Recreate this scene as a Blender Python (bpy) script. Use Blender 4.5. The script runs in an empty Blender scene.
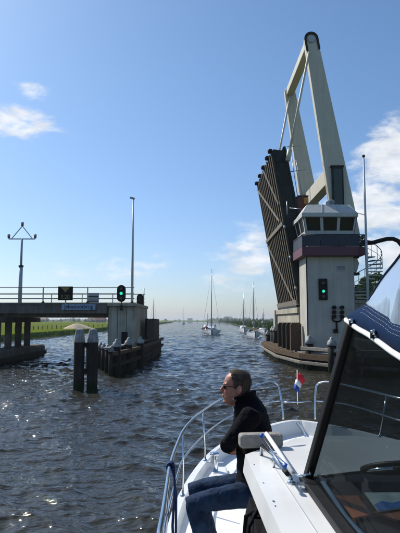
import bpy, math, random
import numpy as np
from mathutils import Vector, Matrix
R = math.radians
random.seed(7); rng = np.random.default_rng(7)
scene = bpy.context.scene
COL = scene.collection

# ------------------------------------------------------------------ camera, world, sun, exposure
F = 533.0; TH = math.atan(53.5 / 533.0); CAMZ = 3.0
cam = bpy.data.objects.new('camera', bpy.data.cameras.new('camera')); COL.objects.link(cam)
cam.location = (0, 0, CAMZ); cam.rotation_euler = (math.pi/2 + TH, 0, 0)
cam.data.sensor_fit = 'VERTICAL'; cam.data.sensor_height = 36; cam.data.lens = 36
cam.data.clip_start = 0.05; cam.data.clip_end = 20000
scene.camera = cam
SUN_EL, SUN_AZ = R(43), R(-48)          # azimuth from +Y, negative to the left
sdir = Vector((math.sin(SUN_AZ)*math.cos(SUN_EL), math.cos(SUN_AZ)*math.cos(SUN_EL), math.sin(SUN_EL)))
sun = bpy.data.objects.new('sun', bpy.data.lights.new('sun', 'SUN')); COL.objects.link(sun)
sun.data.energy = 4.8; sun.data.angle = R(0.53); sun.data.color = (1.0, 0.95, 0.87)
sun.rotation_euler = sdir.to_track_quat('Z', 'Y').to_euler(); sun.location = (-30, 20, 40)
scene.view_settings.view_transform = 'Standard'; scene.view_settings.look = 'None'
scene.view_settings.exposure = 0.14; scene.view_settings.gamma = 1.0

def pdir(px, py):
    cx = (px-200)/F; cy = (266.5-py)/F
    return Vector((cx, math.cos(TH)-cy*math.sin(TH), math.sin(TH)+cy*math.cos(TH)))
def P(px, py, Y):                       # point seen at a pixel of the 400x533 photo, Y metres away
    d = pdir(px, py); return Vector((0, 0, CAMZ)) + d*(Y/d.y)
def PZ(px, py, z):
    d = pdir(px, py); return Vector((0, 0, CAMZ)) + d*((z-CAMZ)/d.z)
def zz(py, Y): return P(200, py, Y).z
def xx(px, py, Y): return P(px, py, Y).x

def NN(nt, t, **kw):
    n = nt.nodes.new(t)
    for k, v in kw.items():
        if k in n.inputs: n.inputs[k].default_value = v
        else: setattr(n, k, v)
    return n
world = bpy.data.worlds.new('World'); scene.world = world; world.use_nodes = True
def build_world():
    nt = world.node_tree; nt.nodes.clear(); L = nt.links.new
    out = NN(nt, 'ShaderNodeOutputWorld'); bg = NN(nt, 'ShaderNodeBackground'); bg.inputs['Strength'].default_value = 0.1
    sky = NN(nt, 'ShaderNodeTexSky'); sky.sky_type = 'NISHITA'; sky.sun_disc = False
    sky.sun_elevation = SUN_EL; sky.sun_rotation = SUN_AZ
    sky.air_density = 1.0; sky.dust_density = 0.8; sky.ozone_density = 2.0
    tc = NN(nt, 'ShaderNodeTexCoord')
    def math_(op, a, b=None, c=None):
        n = NN(nt, 'ShaderNodeMath'); n.operation = op
        for i, v in enumerate((a, b, c)):
            if v is None: continue
            if isinstance(v, (int, float)): n.inputs[i].default_value = v
            else: L(v, n.inputs[i])
        return n.outputs[0]
    mp = NN(nt, 'ShaderNodeMapping'); mp.inputs['Scale'].default_value = (1, 1, 2.2); L(tc.outputs['Generated'], mp.inputs['Vector'])
    n1 = NN(nt, 'ShaderNodeTexNoise'); n1.inputs['Scale'].default_value = 13; n1.inputs['Detail'].default_value = 9; n1.inputs['Roughness'].default_value = 0.62
    n1.inputs['Distortion'].default_value = 0.25
    L(mp.outputs[0], n1.inputs['Vector'])
    # (px, py, half width px, half height px, weight)
    blobs = [(8, 122, 40, 15, .95), (30, 90, 18, 9, .62), (398, 158, 48, 34, .9), (372, 208, 70, 34, .88), (405, 250, 60, 40, .8),
             (252, 252, 34, 26, .80), (290, 230, 26, 22, .72), (135, 266, 50, 14, .58), (90, 272, 60, 10, .45), (235, 283, 40, 12, .5), (330, 290, 90, 12, .5),
             (500, 190, 90, 50, .9), (620, 230, 90, 50, .8), (-120, 150, 70, 26, .8), (-260, 210, 90, 30, .8), (60, -160, 60, 30, .6), (520, -60, 70, 30, .7)]
    acc = None
    for (bx, by, w, h, wt) in blobs:
        d = pdir(bx, by).normalized(); up = Vector((0, 0, 1)); side = d.cross(up).normalized(); upv = side.cross(d)
        def dot(vec):
            n = NN(nt, 'ShaderNodeVectorMath'); n.operation = 'DOT_PRODUCT'; n.inputs[1].default_value = vec; L(tc.outputs['Generated'], n.inputs[0]); return n.outputs['Value']
        a = math_('DIVIDE', dot(side), w/F); b = math_('DIVIDE', math_('SUBTRACT', dot(upv), 0.0), h/F)
        r2 = math_('ADD', math_('MULTIPLY', a, a), math_('MULTIPLY', b, b))
        g = math_('MULTIPLY', math_('EXPONENT', math_('MULTIPLY', r2, -0.8)), wt)
        g = math_('MULTIPLY', g, math_('GREATER_THAN', dot(d), 0.1))
        acc = g if acc is None else math_('MAXIMUM', acc, g)
    nz = math_('MULTIPLY', math_('SUBTRACT', n1.outputs['Fac'], 0.5), 2.1)
    s = math_('ADD', acc, nz)
    mr = NN(nt, 'ShaderNodeMapRange'); mr.interpolation_type = 'SMOOTHSTEP'; mr.inputs['From Min'].default_value = 0.30; mr.inputs['From Max'].default_value = 0.92
    L(s, mr.inputs['Value'])
    dens = math_('MULTIPLY', math_('MULTIPLY', mr.outputs[0], 0.92), math_('MINIMUM', math_('MULTIPLY', acc, 2.2), 1.0))
    mix = NN(nt, 'ShaderNodeMix'); mix.data_type = 'RGBA'
    L(dens, mix.inputs['Factor']); tint = NN(nt, 'ShaderNodeMix'); tint.data_type = 'RGBA'; tint.blend_type = 'MULTIPLY'; tint.inputs['Factor'].default_value = 1; L(sky.outputs[0], tint.inputs['A']); sep = NN(nt, 'ShaderNodeSeparateXYZ'); L(tc.outputs['Generated'], sep.inputs[0]); tr = NN(nt, 'ShaderNodeValToRGB'); L(sep.outputs['Z'], tr.inputs['Fac']); E_ = tr.color_ramp.elements; E_[0].position = 0; E_[0].color = (.63, .71, .89, 1); E_[1].position = .42; E_[1].color = (.655, .82, .94, 1); sc_ = NN(nt, 'ShaderNodeVectorMath'); sc_.operation = 'SCALE'; sc_.inputs['Scale'].default_value = 1.34; L(tr.outputs[0], sc_.inputs[0]); L(sc_.outputs[0], tint.inputs['B']); L(tint.outputs['Result'], mix.inputs['A']); n4 = NN(nt, 'ShaderNodeTexNoise'); n4.inputs['Scale'].default_value = 22; n4.inputs['Detail'].default_value = 6; L(mp.outputs[0], n4.inputs['Vector']); cr4 = NN(nt, 'ShaderNodeMapRange'); cr4.inputs['From Min'].default_value = .3; cr4.inputs['From Max'].default_value = .65; cr4.inputs['To Min'].default_value = 7.3; cr4.inputs['To Max'].default_value = 9.2; L(n4.outputs['Fac'], cr4.inputs['Value']); cs = NN(nt, 'ShaderNodeVectorMath'); cs.operation = 'SCALE'; cs.inputs[0].default_value = (.96, .985, 1.02); L(cr4.outputs[0], cs.inputs['Scale']); L(cs.outputs[0], mix.inputs['B'])
    L(mix.outputs['Result'], bg.inputs['Color']); L(bg.outputs[0], out.inputs[0])
build_world()

# ------------------------------------------------------------------ materials
MATS = {}
def mat(name, col, rough=0.6, metal=0.0, var=0.15, scale=4.0, bump=0.0, bscale=None, stretch=(1, 1, 1), col2=None, streak=0.0, spec=0.5, thr=(0.3, 0.7), dist=0.01, tide=False):
    if name in MATS: return MATS[name]
    m = bpy.data.materials.new(name); m.use_nodes = True; nt = m.node_tree; L = nt.links.new
    b = nt.nodes['Principled BSDF']; b.inputs['Roughness'].default_value = rough; b.inputs['Metallic'].default_value = metal
    b.inputs['Specular IOR Level'].default_value = spec
    tc = NN(nt, 'ShaderNodeTexCoord'); mp = NN(nt, 'ShaderNodeMapping'); mp.inputs['Scale'].default_value = stretch
    L(tc.outputs['Object'], mp.inputs['Vector'])
    n = NN(nt, 'ShaderNodeTexNoise'); n.inputs['Scale'].default_value = scale; n.inputs['Detail'].default_value = 7; n.inputs['Roughness'].default_value = 0.6
    L(mp.outputs[0], n.inputs['Vector'])
    cr = NN(nt, 'ShaderNodeValToRGB'); cr.color_ramp.elements[0].position = thr[0]; cr.color_ramp.elements[1].position = thr[1]
    a = tuple(c*(1-var) for c in col); z = tuple(min(1, c*(1+var)) for c in col)
    if col2 is not None: z = col2
    cr.color_ramp.elements[0].color = (*a, 1); cr.color_ramp.elements[1].color = (*z, 1)
    L(n.outputs['Fac'], cr.inputs['Fac']); last = cr.outputs[0]
    if streak > 0:
        m2 = NN(nt, 'ShaderNodeMapping'); m2.inputs['Scale'].default_value = (3.5, 3.5, 0.25); L(tc.outputs['Object'], m2.inputs['Vector'])
        n2 = NN(nt, 'ShaderNodeTexNoise'); n2.inputs['Scale'].default_value = 1.6; n2.inputs['Detail'].default_value = 6; L(m2.outputs[0], n2.inputs['Vector'])
        mr = NN(nt, 'ShaderNodeMapRange'); mr.inputs['From Min'].default_value = .42; mr.inputs['From Max'].default_value = .72; mr.inputs['To Max'].default_value = streak; L(n2.outputs['Fac'], mr.inputs['Value'])
        mx = NN(nt, 'ShaderNodeMix'); mx.data_type = 'RGBA'; L(mr.outputs[0], mx.inputs['Factor']); L(last, mx.inputs['A'])
        mx.inputs['B'].default_value = (col[0]*.45, col[1]*.42, col[2]*.36, 1); last = mx.outputs['Result']
    if tide:
        sx_ = NN(nt, 'ShaderNodeSeparateXYZ'); L(tc.outputs['Object'], sx_.inputs[0]); ns = NN(nt, 'ShaderNodeMath'); ns.operation = 'MULTIPLY_ADD'; L(n.outputs['Fac'], ns.inputs[0]); ns.inputs[1].default_value = .5; L(sx_.outputs['Z'], ns.inputs[2])
        m5 = NN(nt, 'ShaderNodeMapRange'); m5.inputs['From Min'].default_value = .45; m5.inputs['From Max'].default_value = .75; m5.inputs['To Min'].default_value = .9; m5.inputs['To Max'].default_value = 0; L(ns.outputs[0], m5.inputs['Value'])
        mx5 = NN(nt, 'ShaderNodeMix'); mx5.data_type = 'RGBA'; L(m5.outputs[0], mx5.inputs['Factor']); L(last, mx5.inputs['A']); mx5.inputs['B'].default_value = (.014, .022, .008, 1); last = mx5.outputs['Result']
    L(last, b.inputs['Base Color'])
    rr = NN(nt, 'ShaderNodeMapRange'); rr.inputs['To Min'].default_value = max(0.02, rough-.08); rr.inputs['To Max'].default_value = min(1, rough+.08); L(n.outputs['Fac'], rr.inputs['Value']); L(rr.outputs[0], b.inputs['Roughness'])
    if bump > 0:
        n3 = NN(nt, 'ShaderNodeTexNoise'); n3.inputs['Scale'].default_value = bscale or scale*5; n3.inputs['Detail'].default_value = 5; L(mp.outputs[0], n3.inputs['Vector'])
        bp = NN(nt, 'ShaderNodeBump'); bp.inputs['Strength'].default_value = bump; bp.inputs['Distance'].default_value = dist; L(n3.outputs['Fac'], bp.inputs['Height']); L(bp.outputs[0], b.inputs['Normal'])
    MATS[name] = m; return m
def emis(name, col, s):
    m = bpy.data.materials.new(name); m.use_nodes = True; b = m.node_tree.nodes['Principled BSDF']
    b.inputs['Base Color'].default_value = (*col, 1); b.inputs['Emission Color'].default_value = (*col, 1); b.inputs['Emission Strength'].default_value = s; return m
def glass(name, tint, refl_r=0.02, haze=0.0, hcol=(.6, .7, .8), streaks=False):
    m = bpy.data.materials.new(name); m.use_nodes = True; nt = m.node_tree; nt.nodes.clear(); L = nt.links.new
    out = NN(nt, 'ShaderNodeOutputMaterial'); tr = NN(nt, 'ShaderNodeBsdfTransparent'); tr.inputs[0].default_value = (*tint, 1)
    gl = NN(nt, 'ShaderNodeBsdfGlossy'); gl.inputs['Roughness'].default_value = refl_r
    fr = NN(nt, 'ShaderNodeFresnel'); fr.inputs['IOR'].default_value = 1.035
    mx = NN(nt, 'ShaderNodeMixShader'); L(fr.outputs[0], mx.inputs[0])
    base = tr.outputs[0]
    if haze > 0:
        df = NN(nt, 'ShaderNodeBsdfDiffuse'); df.inputs[0].default_value = (*hcol, 1)
        m2 = NN(nt, 'ShaderNodeMixShader'); m2.inputs[0].default_value = haze
        L(tr.outputs[0], m2.inputs[1]); L(df.outputs[0], m2.inputs[2]); base = m2.outputs[0]
        if not streaks:
            tc = NN(nt, 'ShaderNodeTexCoord'); vo = NN(nt, 'ShaderNodeTexVoronoi'); vo.inputs['Scale'].default_value = 26; L(tc.outputs['Object'], vo.inputs['Vector'])
            rn = NN(nt, 'ShaderNodeMath'); rn.operation = 'MULTIPLY'; L(vo.outputs['Color'], rn.inputs[0]); rn.inputs[1].default_value = .16
            lt_ = NN(nt, 'ShaderNodeMath'); lt_.operation = 'LESS_THAN'; L(vo.outputs['Distance'], lt_.inputs[0]); pw = NN(nt, 'ShaderNodeMath'); pw.operation = 'POWER'; L(vo.outputs['Color'], pw.inputs[0]); pw.inputs[1].default_value = 5; m3 = NN(nt, 'ShaderNodeMath'); m3.operation = 'MULTIPLY'; L(pw.outputs[0], m3.inputs[0]); m3.inputs[1].default_value = .11; L(m3.outputs[0], lt_.inputs[1])
            ad = NN(nt, 'ShaderNodeMath'); ad.operation = 'MULTIPLY_ADD'; L(lt_.outputs[0], ad.inputs[0]); ad.inputs[1].default_value = .35; ad.inputs[2].default_value = haze; L(ad.outputs[0], m2.inputs[0])
        if streaks:
            tc = NN(nt, 'ShaderNodeTexCoord'); mp = NN(nt, 'ShaderNodeMapping'); mp.inputs['Scale'].default_value = (1.5, 6, 2.0); mp.inputs['Rotation'].default_value = (R(50), 0, 0)
            n = NN(nt, 'ShaderNodeTexNoise'); n.inputs['Scale'].default_value = 2.2; n.inputs['Detail'].default_value = 3; L(tc.outputs['Object'], mp.inputs[0]); L(mp.outputs[0], n.inputs['Vector'])
            mr = NN(nt, 'ShaderNodeMapRange'); mr.inputs['From Min'].default_value = .4; mr.inputs['From Max'].default_value = .7; mr.inputs['To Min'].default_value = haze*.6; mr.inputs['To Max'].default_value = min(1, haze*1.5)
            L(n.outputs['Fac'], mr.inputs['Value']); L(mr.outputs[0], m2.inputs[0])
    L(base, mx.inputs[1]); L(gl.outputs[0], mx.inputs[2]); L(mx.outputs[0], out.inputs[0]); return m

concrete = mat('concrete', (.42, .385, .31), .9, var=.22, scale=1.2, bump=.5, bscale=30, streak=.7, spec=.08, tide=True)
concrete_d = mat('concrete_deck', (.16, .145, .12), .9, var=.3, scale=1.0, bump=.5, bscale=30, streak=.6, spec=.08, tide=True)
render_w = mat('tower_render', (.46, .44, .38), .85, var=.12, scale=.8, bump=.3, bscale=40, streak=.22, spec=.2)
white_steel = mat('white_painted_steel', (.56, .52, .41), .5, var=.06, scale=1.5, streak=.18)
grey_steel = mat('grey_painted_steel', (.40, .42, .43), .45, var=.08, scale=2)
galv = mat('galvanised_steel', (.34, .35, .36), .4, metal=.6, var=.15, scale=8)
dark_steel = mat('dark_green_steel', (.028, .036, .032), .5, var=.3, scale=2, streak=.3, spec=.08)
flange = mat('weathered_sunlit_flange', (.155, .13, .095), .7, var=.35, scale=3, streak=.7, spec=.08)  # paler than the webs: sunlight put into the colour, with weathered streaks
rust = mat('rusty_red_paint', (.16, .06, .045), .7, var=.3, scale=4)
maroon = mat('maroon_band_paint', (.105, .03, .045), .6, var=.1, scale=2)
navy = mat('navy_panel_paint', (.010, .018, .034), .55, var=.2, scale=2)
ochre = mat('ochre_paint', (.50, .27, .06), .6, var=.2, scale=3)
black = mat('black_paint', (.012, .012, .013), .4, var=.2, scale=4, spec=.08)
wood_wet = mat('tarred_timber', (.018, .016, .013), .65, var=.4, scale=3, stretch=(5, 5, .6), bump=.7, bscale=10, spec=.08, tide=True)
wood_dk = mat('dark_timber', (.035, .030, .025), .8, var=.4, scale=3, stretch=(5, 5, .6), bump=.8, bscale=12, spec=.08, tide=True)
wood_gr = mat('weathered_grey_timber', (.26, .235, .20), .85, var=.35, scale=3, stretch=(2, 2, 6), bump=.7, bscale=14, spec=.08, tide=True)
wood_br = mat('brown_timber', (.10, .07, .045), .85, var=.4, scale=3, stretch=(2, 2, 5), bump=.7, bscale=14, spec=.08)
capm = mat('zinc_pile_cap', (.25, .25, .24), .6, var=.35, scale=5, streak=.8, col2=(.42, .42, .40))
gel = mat('white_gelcoat', (.72, .72, .70), .25, var=.05, scale=1.7, spec=.5, col2=(.78, .78, .765), bump=.06, bscale=6)
steel = mat('stainless_steel', (.62, .64, .66), .14, metal=1.0, var=.04, scale=10)
navycanvas = mat('navy_canvas', (.004, .020, .062), .85, var=.25, scale=7, bump=.35, bscale=200, dist=.002, spec=.08)
rubber = mat('black_rubber', (.009, .009, .009), .55, var=.2, scale=10, spec=.25)
whitetrim = mat('white_trim', (.80, .80, .78), .4, var=.03, scale=10)
grass_m = mat('meadow_grass', (.085, .125, .012), .95, var=.35, scale=.25, bump=.6, bscale=3, col2=(.15, .18, .022), dist=.1, spec=0)
leaf_m = mat('leaf_green', (.05, .10, .022), .7, var=.4, scale=.8, col2=(.11, .17, .03), spec=.08)
leaf_far = mat('far_leaf_green', (.04, .065, .025), .9, var=.3, scale=.05, spec=.08)
reed_m = mat('reed_green', (.09, .17, .03), .85, var=.4, scale=.3, col2=(.17, .22, .05), spec=.08)
bark_m = mat('bark', (.07, .055, .04), .9, var=.3, scale=4, bump=.8)
asphalt = mat('asphalt', (.05, .05, .05), .9, var=.2, scale=5)
sand_m = mat('sand', (.50, .40, .27), .95, var=.15, scale=1, bump=.4)
brick_m = mat('far_brick', (.20, .10, .075), .9, var=.15, scale=1)
tile_m = mat('far_roof_tile', (.20, .075, .05), .9, var=.15, scale=1)
farwall = mat('far_pale_wall', (.40, .39, .38), .9, var=.1, scale=.1)
winglass = mat('dark_window_glass', (.010, .013, .014), .06, var=.05, scale=1, spec=.25)
skin_m = mat('skin', (.36, .15, .10), .55, var=.25, scale=16, bump=.2, bscale=70, dist=.003)
hair_m = mat('greying_brown_hair', (.030, .020, .014), .8, var=.4, scale=60, col2=(.115, .085, .066), spec=.15, bump=.6, bscale=90, dist=.004)
jean_m = mat('blue_denim', (.010, .022, .050), .85, var=.3, scale=9, col2=(.034, .060, .112), bump=.55, bscale=11, dist=.03, spec=.08)
fleece_m = mat('black_fleece', (.007, .007, .009), .9, var=.3, scale=8, bump=.6, bscale=9, dist=.03, spec=.08)
shoe_m = mat('shoe_leather', (.05, .035, .025), .6, var=.2, scale=9)

# ------------------------------------------------------------------ mesh builder
def root_loc(p):
    while p.parent: p = p.parent
    return Vector(p.location)
class MB:
    def __init__(s): s.v = []; s.f = []; s.sm = []
    def add(s, v, f, smooth=False):
        o = len(s.v); s.v += [tuple(x) for x in v]; s.f += [tuple(i+o for i in q) for q in f]; s.sm += [smooth]*len(f); return s
    def box(s, c, size, rz=0, M=None):
        hx, hy, hz = [k/2 for k in size]
        v = [Vector((x, y, z)) for z in (-hz, hz) for y in (-hy, hy) for x in (-hx, hx)]
        rm = M if M is not None else Matrix.Rotation(rz, 3, 'Z'); v = [rm @ q + Vector(c) for q in v]
        return s.add(v, [(0, 2, 3, 1), (4, 5, 7, 6), (0, 1, 5, 4), (2, 6, 7, 3), (0, 4, 6, 2), (1, 3, 7, 5)])
    def bb(s, x0, x1, y0, y1, z0, z1): return s.box(((x0+x1)/2, (y0+y1)/2, (z0+z1)/2), (x1-x0, y1-y0, z1-z0))
    def beam(s, a, b, w, h, up=(0, 0, 1), w2=None, h2=None):      # w across, h along 'up'
        a = Vector(a); b = Vector(b); d = (b-a).normalized(); side = d.cross(Vector(up)).normalized(); u = side.cross(d)
        w2 = w if w2 is None else w2; h2 = h if h2 is None else h2; v = []
        for p, ww, hh in ((a, w, h), (b, w2, h2)):
            for sx, sy in ((-1, -1), (1, -1), (1, 1), (-1, 1)): v.append(p+side*ww/2*sx+u*hh/2*sy)
        return s.add(v, [(3, 2, 1, 0), (4, 5, 6, 7), (0, 1, 5, 4), (1, 2, 6, 5), (2, 3, 7, 6), (3, 0, 4, 7)])
    def tube(s, pts, r, n=8, caps=True, closed=False):
        pts = [Vector(p) for p in pts]; m = len(pts); rs = r if isinstance(r, (list, tuple)) else [r]*m; v = []; f = []
        u = None
        for i, p in enumerate(pts):
            if closed: d = (pts[(i+1) % m]-pts[i-1]).normalized()
            else: d = (pts[min(i+1, m-1)]-pts[max(i-1, 0)]).normalized()
            if u is None:
                u = d.cross(Vector((0, 0, 1)) if abs(d.z) < .95 else Vector((1, 0, 0))).normalized()
            else: u = (u-d*u.dot(d)).normalized()
            w = d.cross(u)
            for k in range(n):
                a = 2*math.pi*k/n; v.append(p+(u*math.cos(a)+w*math.sin(a))*rs[i])
        for i in range(m-1 if not closed else m):
            j = (i+1) % m
            for k in range(n): f.append((i*n+k, i*n+(k+1) % n, j*n+(k+1) % n, j*n+k))
        s.add(v, f, True)
        if caps and not closed:
            o = len(s.v)-len(v)
            s.f += [tuple(o+k for k in reversed(range(n))), tuple(o+(m-1)*n+k for k in range(n))]; s.sm += [False, False]
        return s
    def lathe(s, c, prof, n=12, smooth=True, axis='Z'):
        v = []; f = []; m = len(prof); c = Vector(c)
        for (r, z) in prof:
            for k in range(n):
                a = 2*math.pi*k/n; q = Vector((r*math.cos(a), r*math.sin(a), z))
                if axis == 'Y': q = Vector((q.x, q.z, q.y))
                if axis == 'X': q = Vector((q.z, q.x, q.y))
                v.append(c+q)
        for i in range(m-1):
            for k in range(n): f.append((i*n+k, i*n+(k+1) % n, (i+1)*n+(k+1) % n, (i+1)*n+k))
        o = len(s.v); s.add(v, f, smooth)
        s.f += [tuple(o+k for k in reversed(range(n))), tuple(o+(m-1)*n+k for k in range(n))]; s.sm += [False, False]; return s
    def prism(s, poly, off):       # closed polygon extruded by off
        n = len(poly); off = Vector(off); v = [Vector(p) for p in poly]; v += [p+off for p in v]
        return s.add(v, [tuple(reversed(range(n))), tuple(range(n, 2*n))]+[(i, (i+1) % n, n+(i+1) % n, n+i) for i in range(n)])
    def grid(s, rows, smooth=True, closed=False):
        n = len(rows[0]); v = [p for r in rows for p in r]; f = []
        for i in range(len(rows)-1):
            for k in range(n if closed else n-1): f.append((i*n+k, i*n+(k+1) % n, (i+1)*n+(k+1) % n, (i+1)*n+k))
        return s.add(v, f, smooth)
    def ell(s, c, r, n=12, m=8, M=None):
        c = Vector(c); rows = []
        for i in range(m+1):
            t = math.pi*i/m; row = []
            for k in range(n):
                a = 2*math.pi*k/n; q = Vector((r[0]*math.sin(t)*math.cos(a), r[1]*math.sin(t)*math.sin(a), -r[2]*math.cos(t)))
                if M is not None: q = M @ q
                row.append(c+q)
            rows.append(row)
        return s.grid(rows, True, True)
    def mesh(s, name, off=(0, 0, 0)):
        me = bpy.data.meshes.new(name); off = Vector(off)
        me.from_pydata([Vector(p)-off for p in s.v], [], s.f); me.polygons.foreach_set('use_smooth', s.sm); me.validate(); me.update(); return me
    def build(s, name, m, parent=None, loc=None, bevel=0, seg=2, **tags):
        off = root_loc(parent) if parent else Vector(loc or (0, 0, 0))
        me = s.mesh(name, off); me.materials.append(m); o = bpy.data.objects.new(name, me); COL.objects.link(o)
        if parent: o.parent = parent
        else: o.location = off
        if bevel:
            b = o.modifiers.new('bevel', 'BEVEL'); b.width = bevel; b.segments = seg; b.limit_method = 'ANGLE'; b.angle_limit = R(40)
        for k, v_ in tags.items(): o[k] = v_
        return o
def thing(name, label, cat, loc=(0, 0, 0), group=None):
    o = bpy.data.objects.new(name, None); COL.objects.link(o); o.location = loc; o.empty_display_size = .2
    o['label'] = label; o['category'] = cat
    if group: o['group'] = group
    return o
def copy_tree(o, parent=None):
    c = o.copy(); COL.objects.link(c)
    if parent: c.parent = parent
    for ch in o.children: copy_tree(ch, c)
    return c
def npmesh(name, V, Fq, m, loc=(0, 0, 0), smooth=False, parent=None):
    me = bpy.data.meshes.new(name); k = Fq.shape[1]
    me.vertices.add(len(V)); me.vertices.foreach_set('co', V.astype(np.float32).ravel())
    me.loops.add(Fq.size); me.loops.foreach_set('vertex_index', Fq.astype(np.int32).ravel())
    me.polygons.add(len(Fq)); me.polygons.foreach_set('loop_start', np.arange(0, Fq.size, k, dtype=np.int32)); me.polygons.foreach_set('loop_total', np.full(len(Fq), k, np.int32))
    if smooth: me.polygons.foreach_set('use_smooth', np.ones(len(Fq), bool))
    me.update(calc_edges=True); me.materials.append(m); o = bpy.data.objects.new(name, me); COL.objects.link(o); o.location = loc
    if parent: o.parent = parent
    return o
def leaf_quads(C, size, flat=0.0):     # C: (n,3) centres
    n = len(C); a = rng.normal(size=(n, 3)); a /= np.linalg.norm(a, axis=1)[:, None]; b = rng.normal(size=(n, 3)); b -= a*(a*b).sum(1)[:, None]; b /= np.linalg.norm(b, axis=1)[:, None]
    s = (size*rng.uniform(.6, 1.3, n))[:, None] if not isinstance(size, np.ndarray) else (size*rng.uniform(.6, 1.3, n))[:, None]
    V = np.stack([C-a*s, C+b*s*.6, C+a*s, C-b*s*.6], 1).reshape(-1, 3); return V, np.arange(4*n).reshape(n, 4)

# ------------------------------------------------------------------ water
def build_water():
    na = 800; ang = np.linspace(R(-52), R(52), na)
    r = np.concatenate([3.0*np.exp(np.linspace(0, math.log(16.667), 760)), 50*np.exp(np.linspace(0, math.log(10), 461))[1:], 500*np.exp(np.linspace(0, math.log(7.8), 81))[1:]]); nr = len(r)
    Rr, A = np.meshgrid(r, ang, indexing='ij'); X = Rr*np.sin(A); Y = Rr*np.cos(A)-2.5
    sp = np.maximum(np.gradient(r)[:, None]*np.ones_like(Rr), Rr*R(104)/na)
    Z = np.zeros_like(X); DX = np.zeros_like(X); DY = np.zeros_like(X)
    g = np.random.default_rng(3); N = 120
    lam = np.exp(np.linspace(math.log(.13), math.log(6.5), N)); wind = R(248)
    for i in range(N):
        l = lam[i]; th = wind+g.normal()*.55; k = 2*math.pi/l; kx, ky = math.cos(th)*k, math.sin(th)*k; ph = g.uniform(0, 6.283)
        amp = .0068*l**.9*(1.0 if l < 1.2 else (1.2/l)**1.45)*(.75+.5*g.random())
        w = np.clip((l/sp-1.6)/1.8, 0, 1)
        rows = np.where(w.max(axis=1) > 0)[0]
        if len(rows) == 0: continue
        e = rows.max()+1
        q = kx*X[:e]+ky*Y[:e]+ph+.7*np.sin(.31*X[:e]+.17*Y[:e]+i)
        Z[:e] += w[:e]*amp*np.sin(q); c_ = w[:e]*amp*.95*np.cos(q); DX[:e] += math.cos(th)*c_; DY[:e] += math.sin(th)*c_
    gust = 1+.28*np.sin(.11*X+.23*Y+.5*np.sin(.3*X))*np.cos(.09*Y-.17*X+1.3)
    Z *= gust; DX *= gust; DY *= gust
    V = np.stack([X+DX, Y+DY, Z], -1).reshape(-1, 3)
    i, j = np.meshgrid(np.arange(nr-1), np.arange(na-1), indexing='ij'); a = (i*na+j).ravel(); Fq = np.stack([a, a+na, a+na+1, a+1], 1)
    m = bpy.data.materials.new('canal_water'); m.use_nodes = True; nt = m.node_tree; L = nt.links.new; b = nt.nodes['Principled BSDF']
    b.inputs['Base Color'].default_value = (.028, .026, .018, 1); b.inputs['IOR'].default_value = 1.333; b.inputs['Roughness'].default_value = .012
    geo = NN(nt, 'ShaderNodeNewGeometry')
    n1 = NN(nt, 'ShaderNodeTexNoise'); n1.inputs['Scale'].default_value = 5.0; n1.inputs['Detail'].default_value = 3; n1.inputs['Roughness'].default_value = .55
    mp = NN(nt, 'ShaderNodeMapping'); mp.inputs['Scale'].default_value = (.6, 1.5, 1); mp.inputs['Rotation'].default_value = (0, 0, R(-18)); L(geo.outputs['Position'], mp.inputs[0]); L(mp.outputs[0], n1.inputs['Vector'])
    n2 = NN(nt, 'ShaderNodeTexNoise'); n2.inputs['Scale'].default_value = .9; n2.inputs['Detail'].default_value = 4; L(mp.outputs[0], n2.inputs['Vector'])
    b1 = NN(nt, 'ShaderNodeBump'); b1.inputs['Strength'].default_value = 1.0; b1.inputs['Distance'].default_value = .045; L(n1.outputs['Fac'], b1.inputs['Height'])
    # chop too fine for the far mesh
    cd = NN(nt, 'ShaderNodeVectorMath'); cd.operation = 'LENGTH'; L(geo.outputs['Position'], cd.inputs[0])
    mr = NN(nt, 'ShaderNodeMapRange'); mr.inputs['From Min'].default_value = 15; mr.inputs['From Max'].default_value = 90; mr.inputs['To Min'].default_value = 0.05; mr.inputs['To Max'].default_value = .8; L(cd.outputs['Value'], mr.inputs['Value'])
    b2 = NN(nt, 'ShaderNodeBump'); L(mr.outputs[0], b2.inputs['Distance']); b2.inputs['Strength'].default_value = 1.0; L(n2.outputs['Fac'], b2.inputs['Height']); L(b1.outputs[0], b2.inputs['Normal'])
    L(b2.outputs[0], b.inputs['Normal'])
    o = npmesh('water', V, Fq, m, smooth=True); o['kind'] = 'structure'
build_water()

# ------------------------------------------------------------------ land
LB = [(-300, -36), (20, -34), (37, -29), (60, -27.2), (90, -27), (145, -26), (360, -29), (700, -36), (1000, -45)]
RB = [(-300, 26), (28, 24), (33, 14), (36, 10.4), (50, 10), (62, 10.8), (90, 13), (145, 17), (480, 27), (1000, 31)]
def bank_x(tab, Y): return float(np.interp(Y, [t[0] for t in tab], [t[1] for t in tab]))
def build_ground():
    ys = sorted(set([t[0] for t in LB+RB]+list(np.linspace(40, 300, 60))+list(np.geomspace(300, 1000, 30))))
    mb = MB(); g = random.Random(2)
    for tab, sgn in ((LB, -1), (RB, 1)):
        rows = []
        for y in ys:
            x = bank_x(tab, y)+(g.uniform(-.35, .35) if y > 50 else 0)
            rows.append([(x-sgn*.9, y, -.7), (x, y, .02), (x+sgn*.5, y, .38), (x+sgn*3, y, .52+g.uniform(-.05, .05)), (x+sgn*60, y, .5), (sgn*3800, y, .5)])
        mb.grid(rows, False)
    # far shore closing the reach
    rows = []
    for x in (-3800, -45, -15, 10, 31, 3800): rows.append([(x, 995, -.7), (x, 1001 if abs(x) < 3000 else 1000.5, .3), (x, 1010, .52), (x, 3880, .5)])
    mb.grid(rows, False)
    mb.build('meadow_ground', grass_m, kind='structure')
build_ground()
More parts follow.
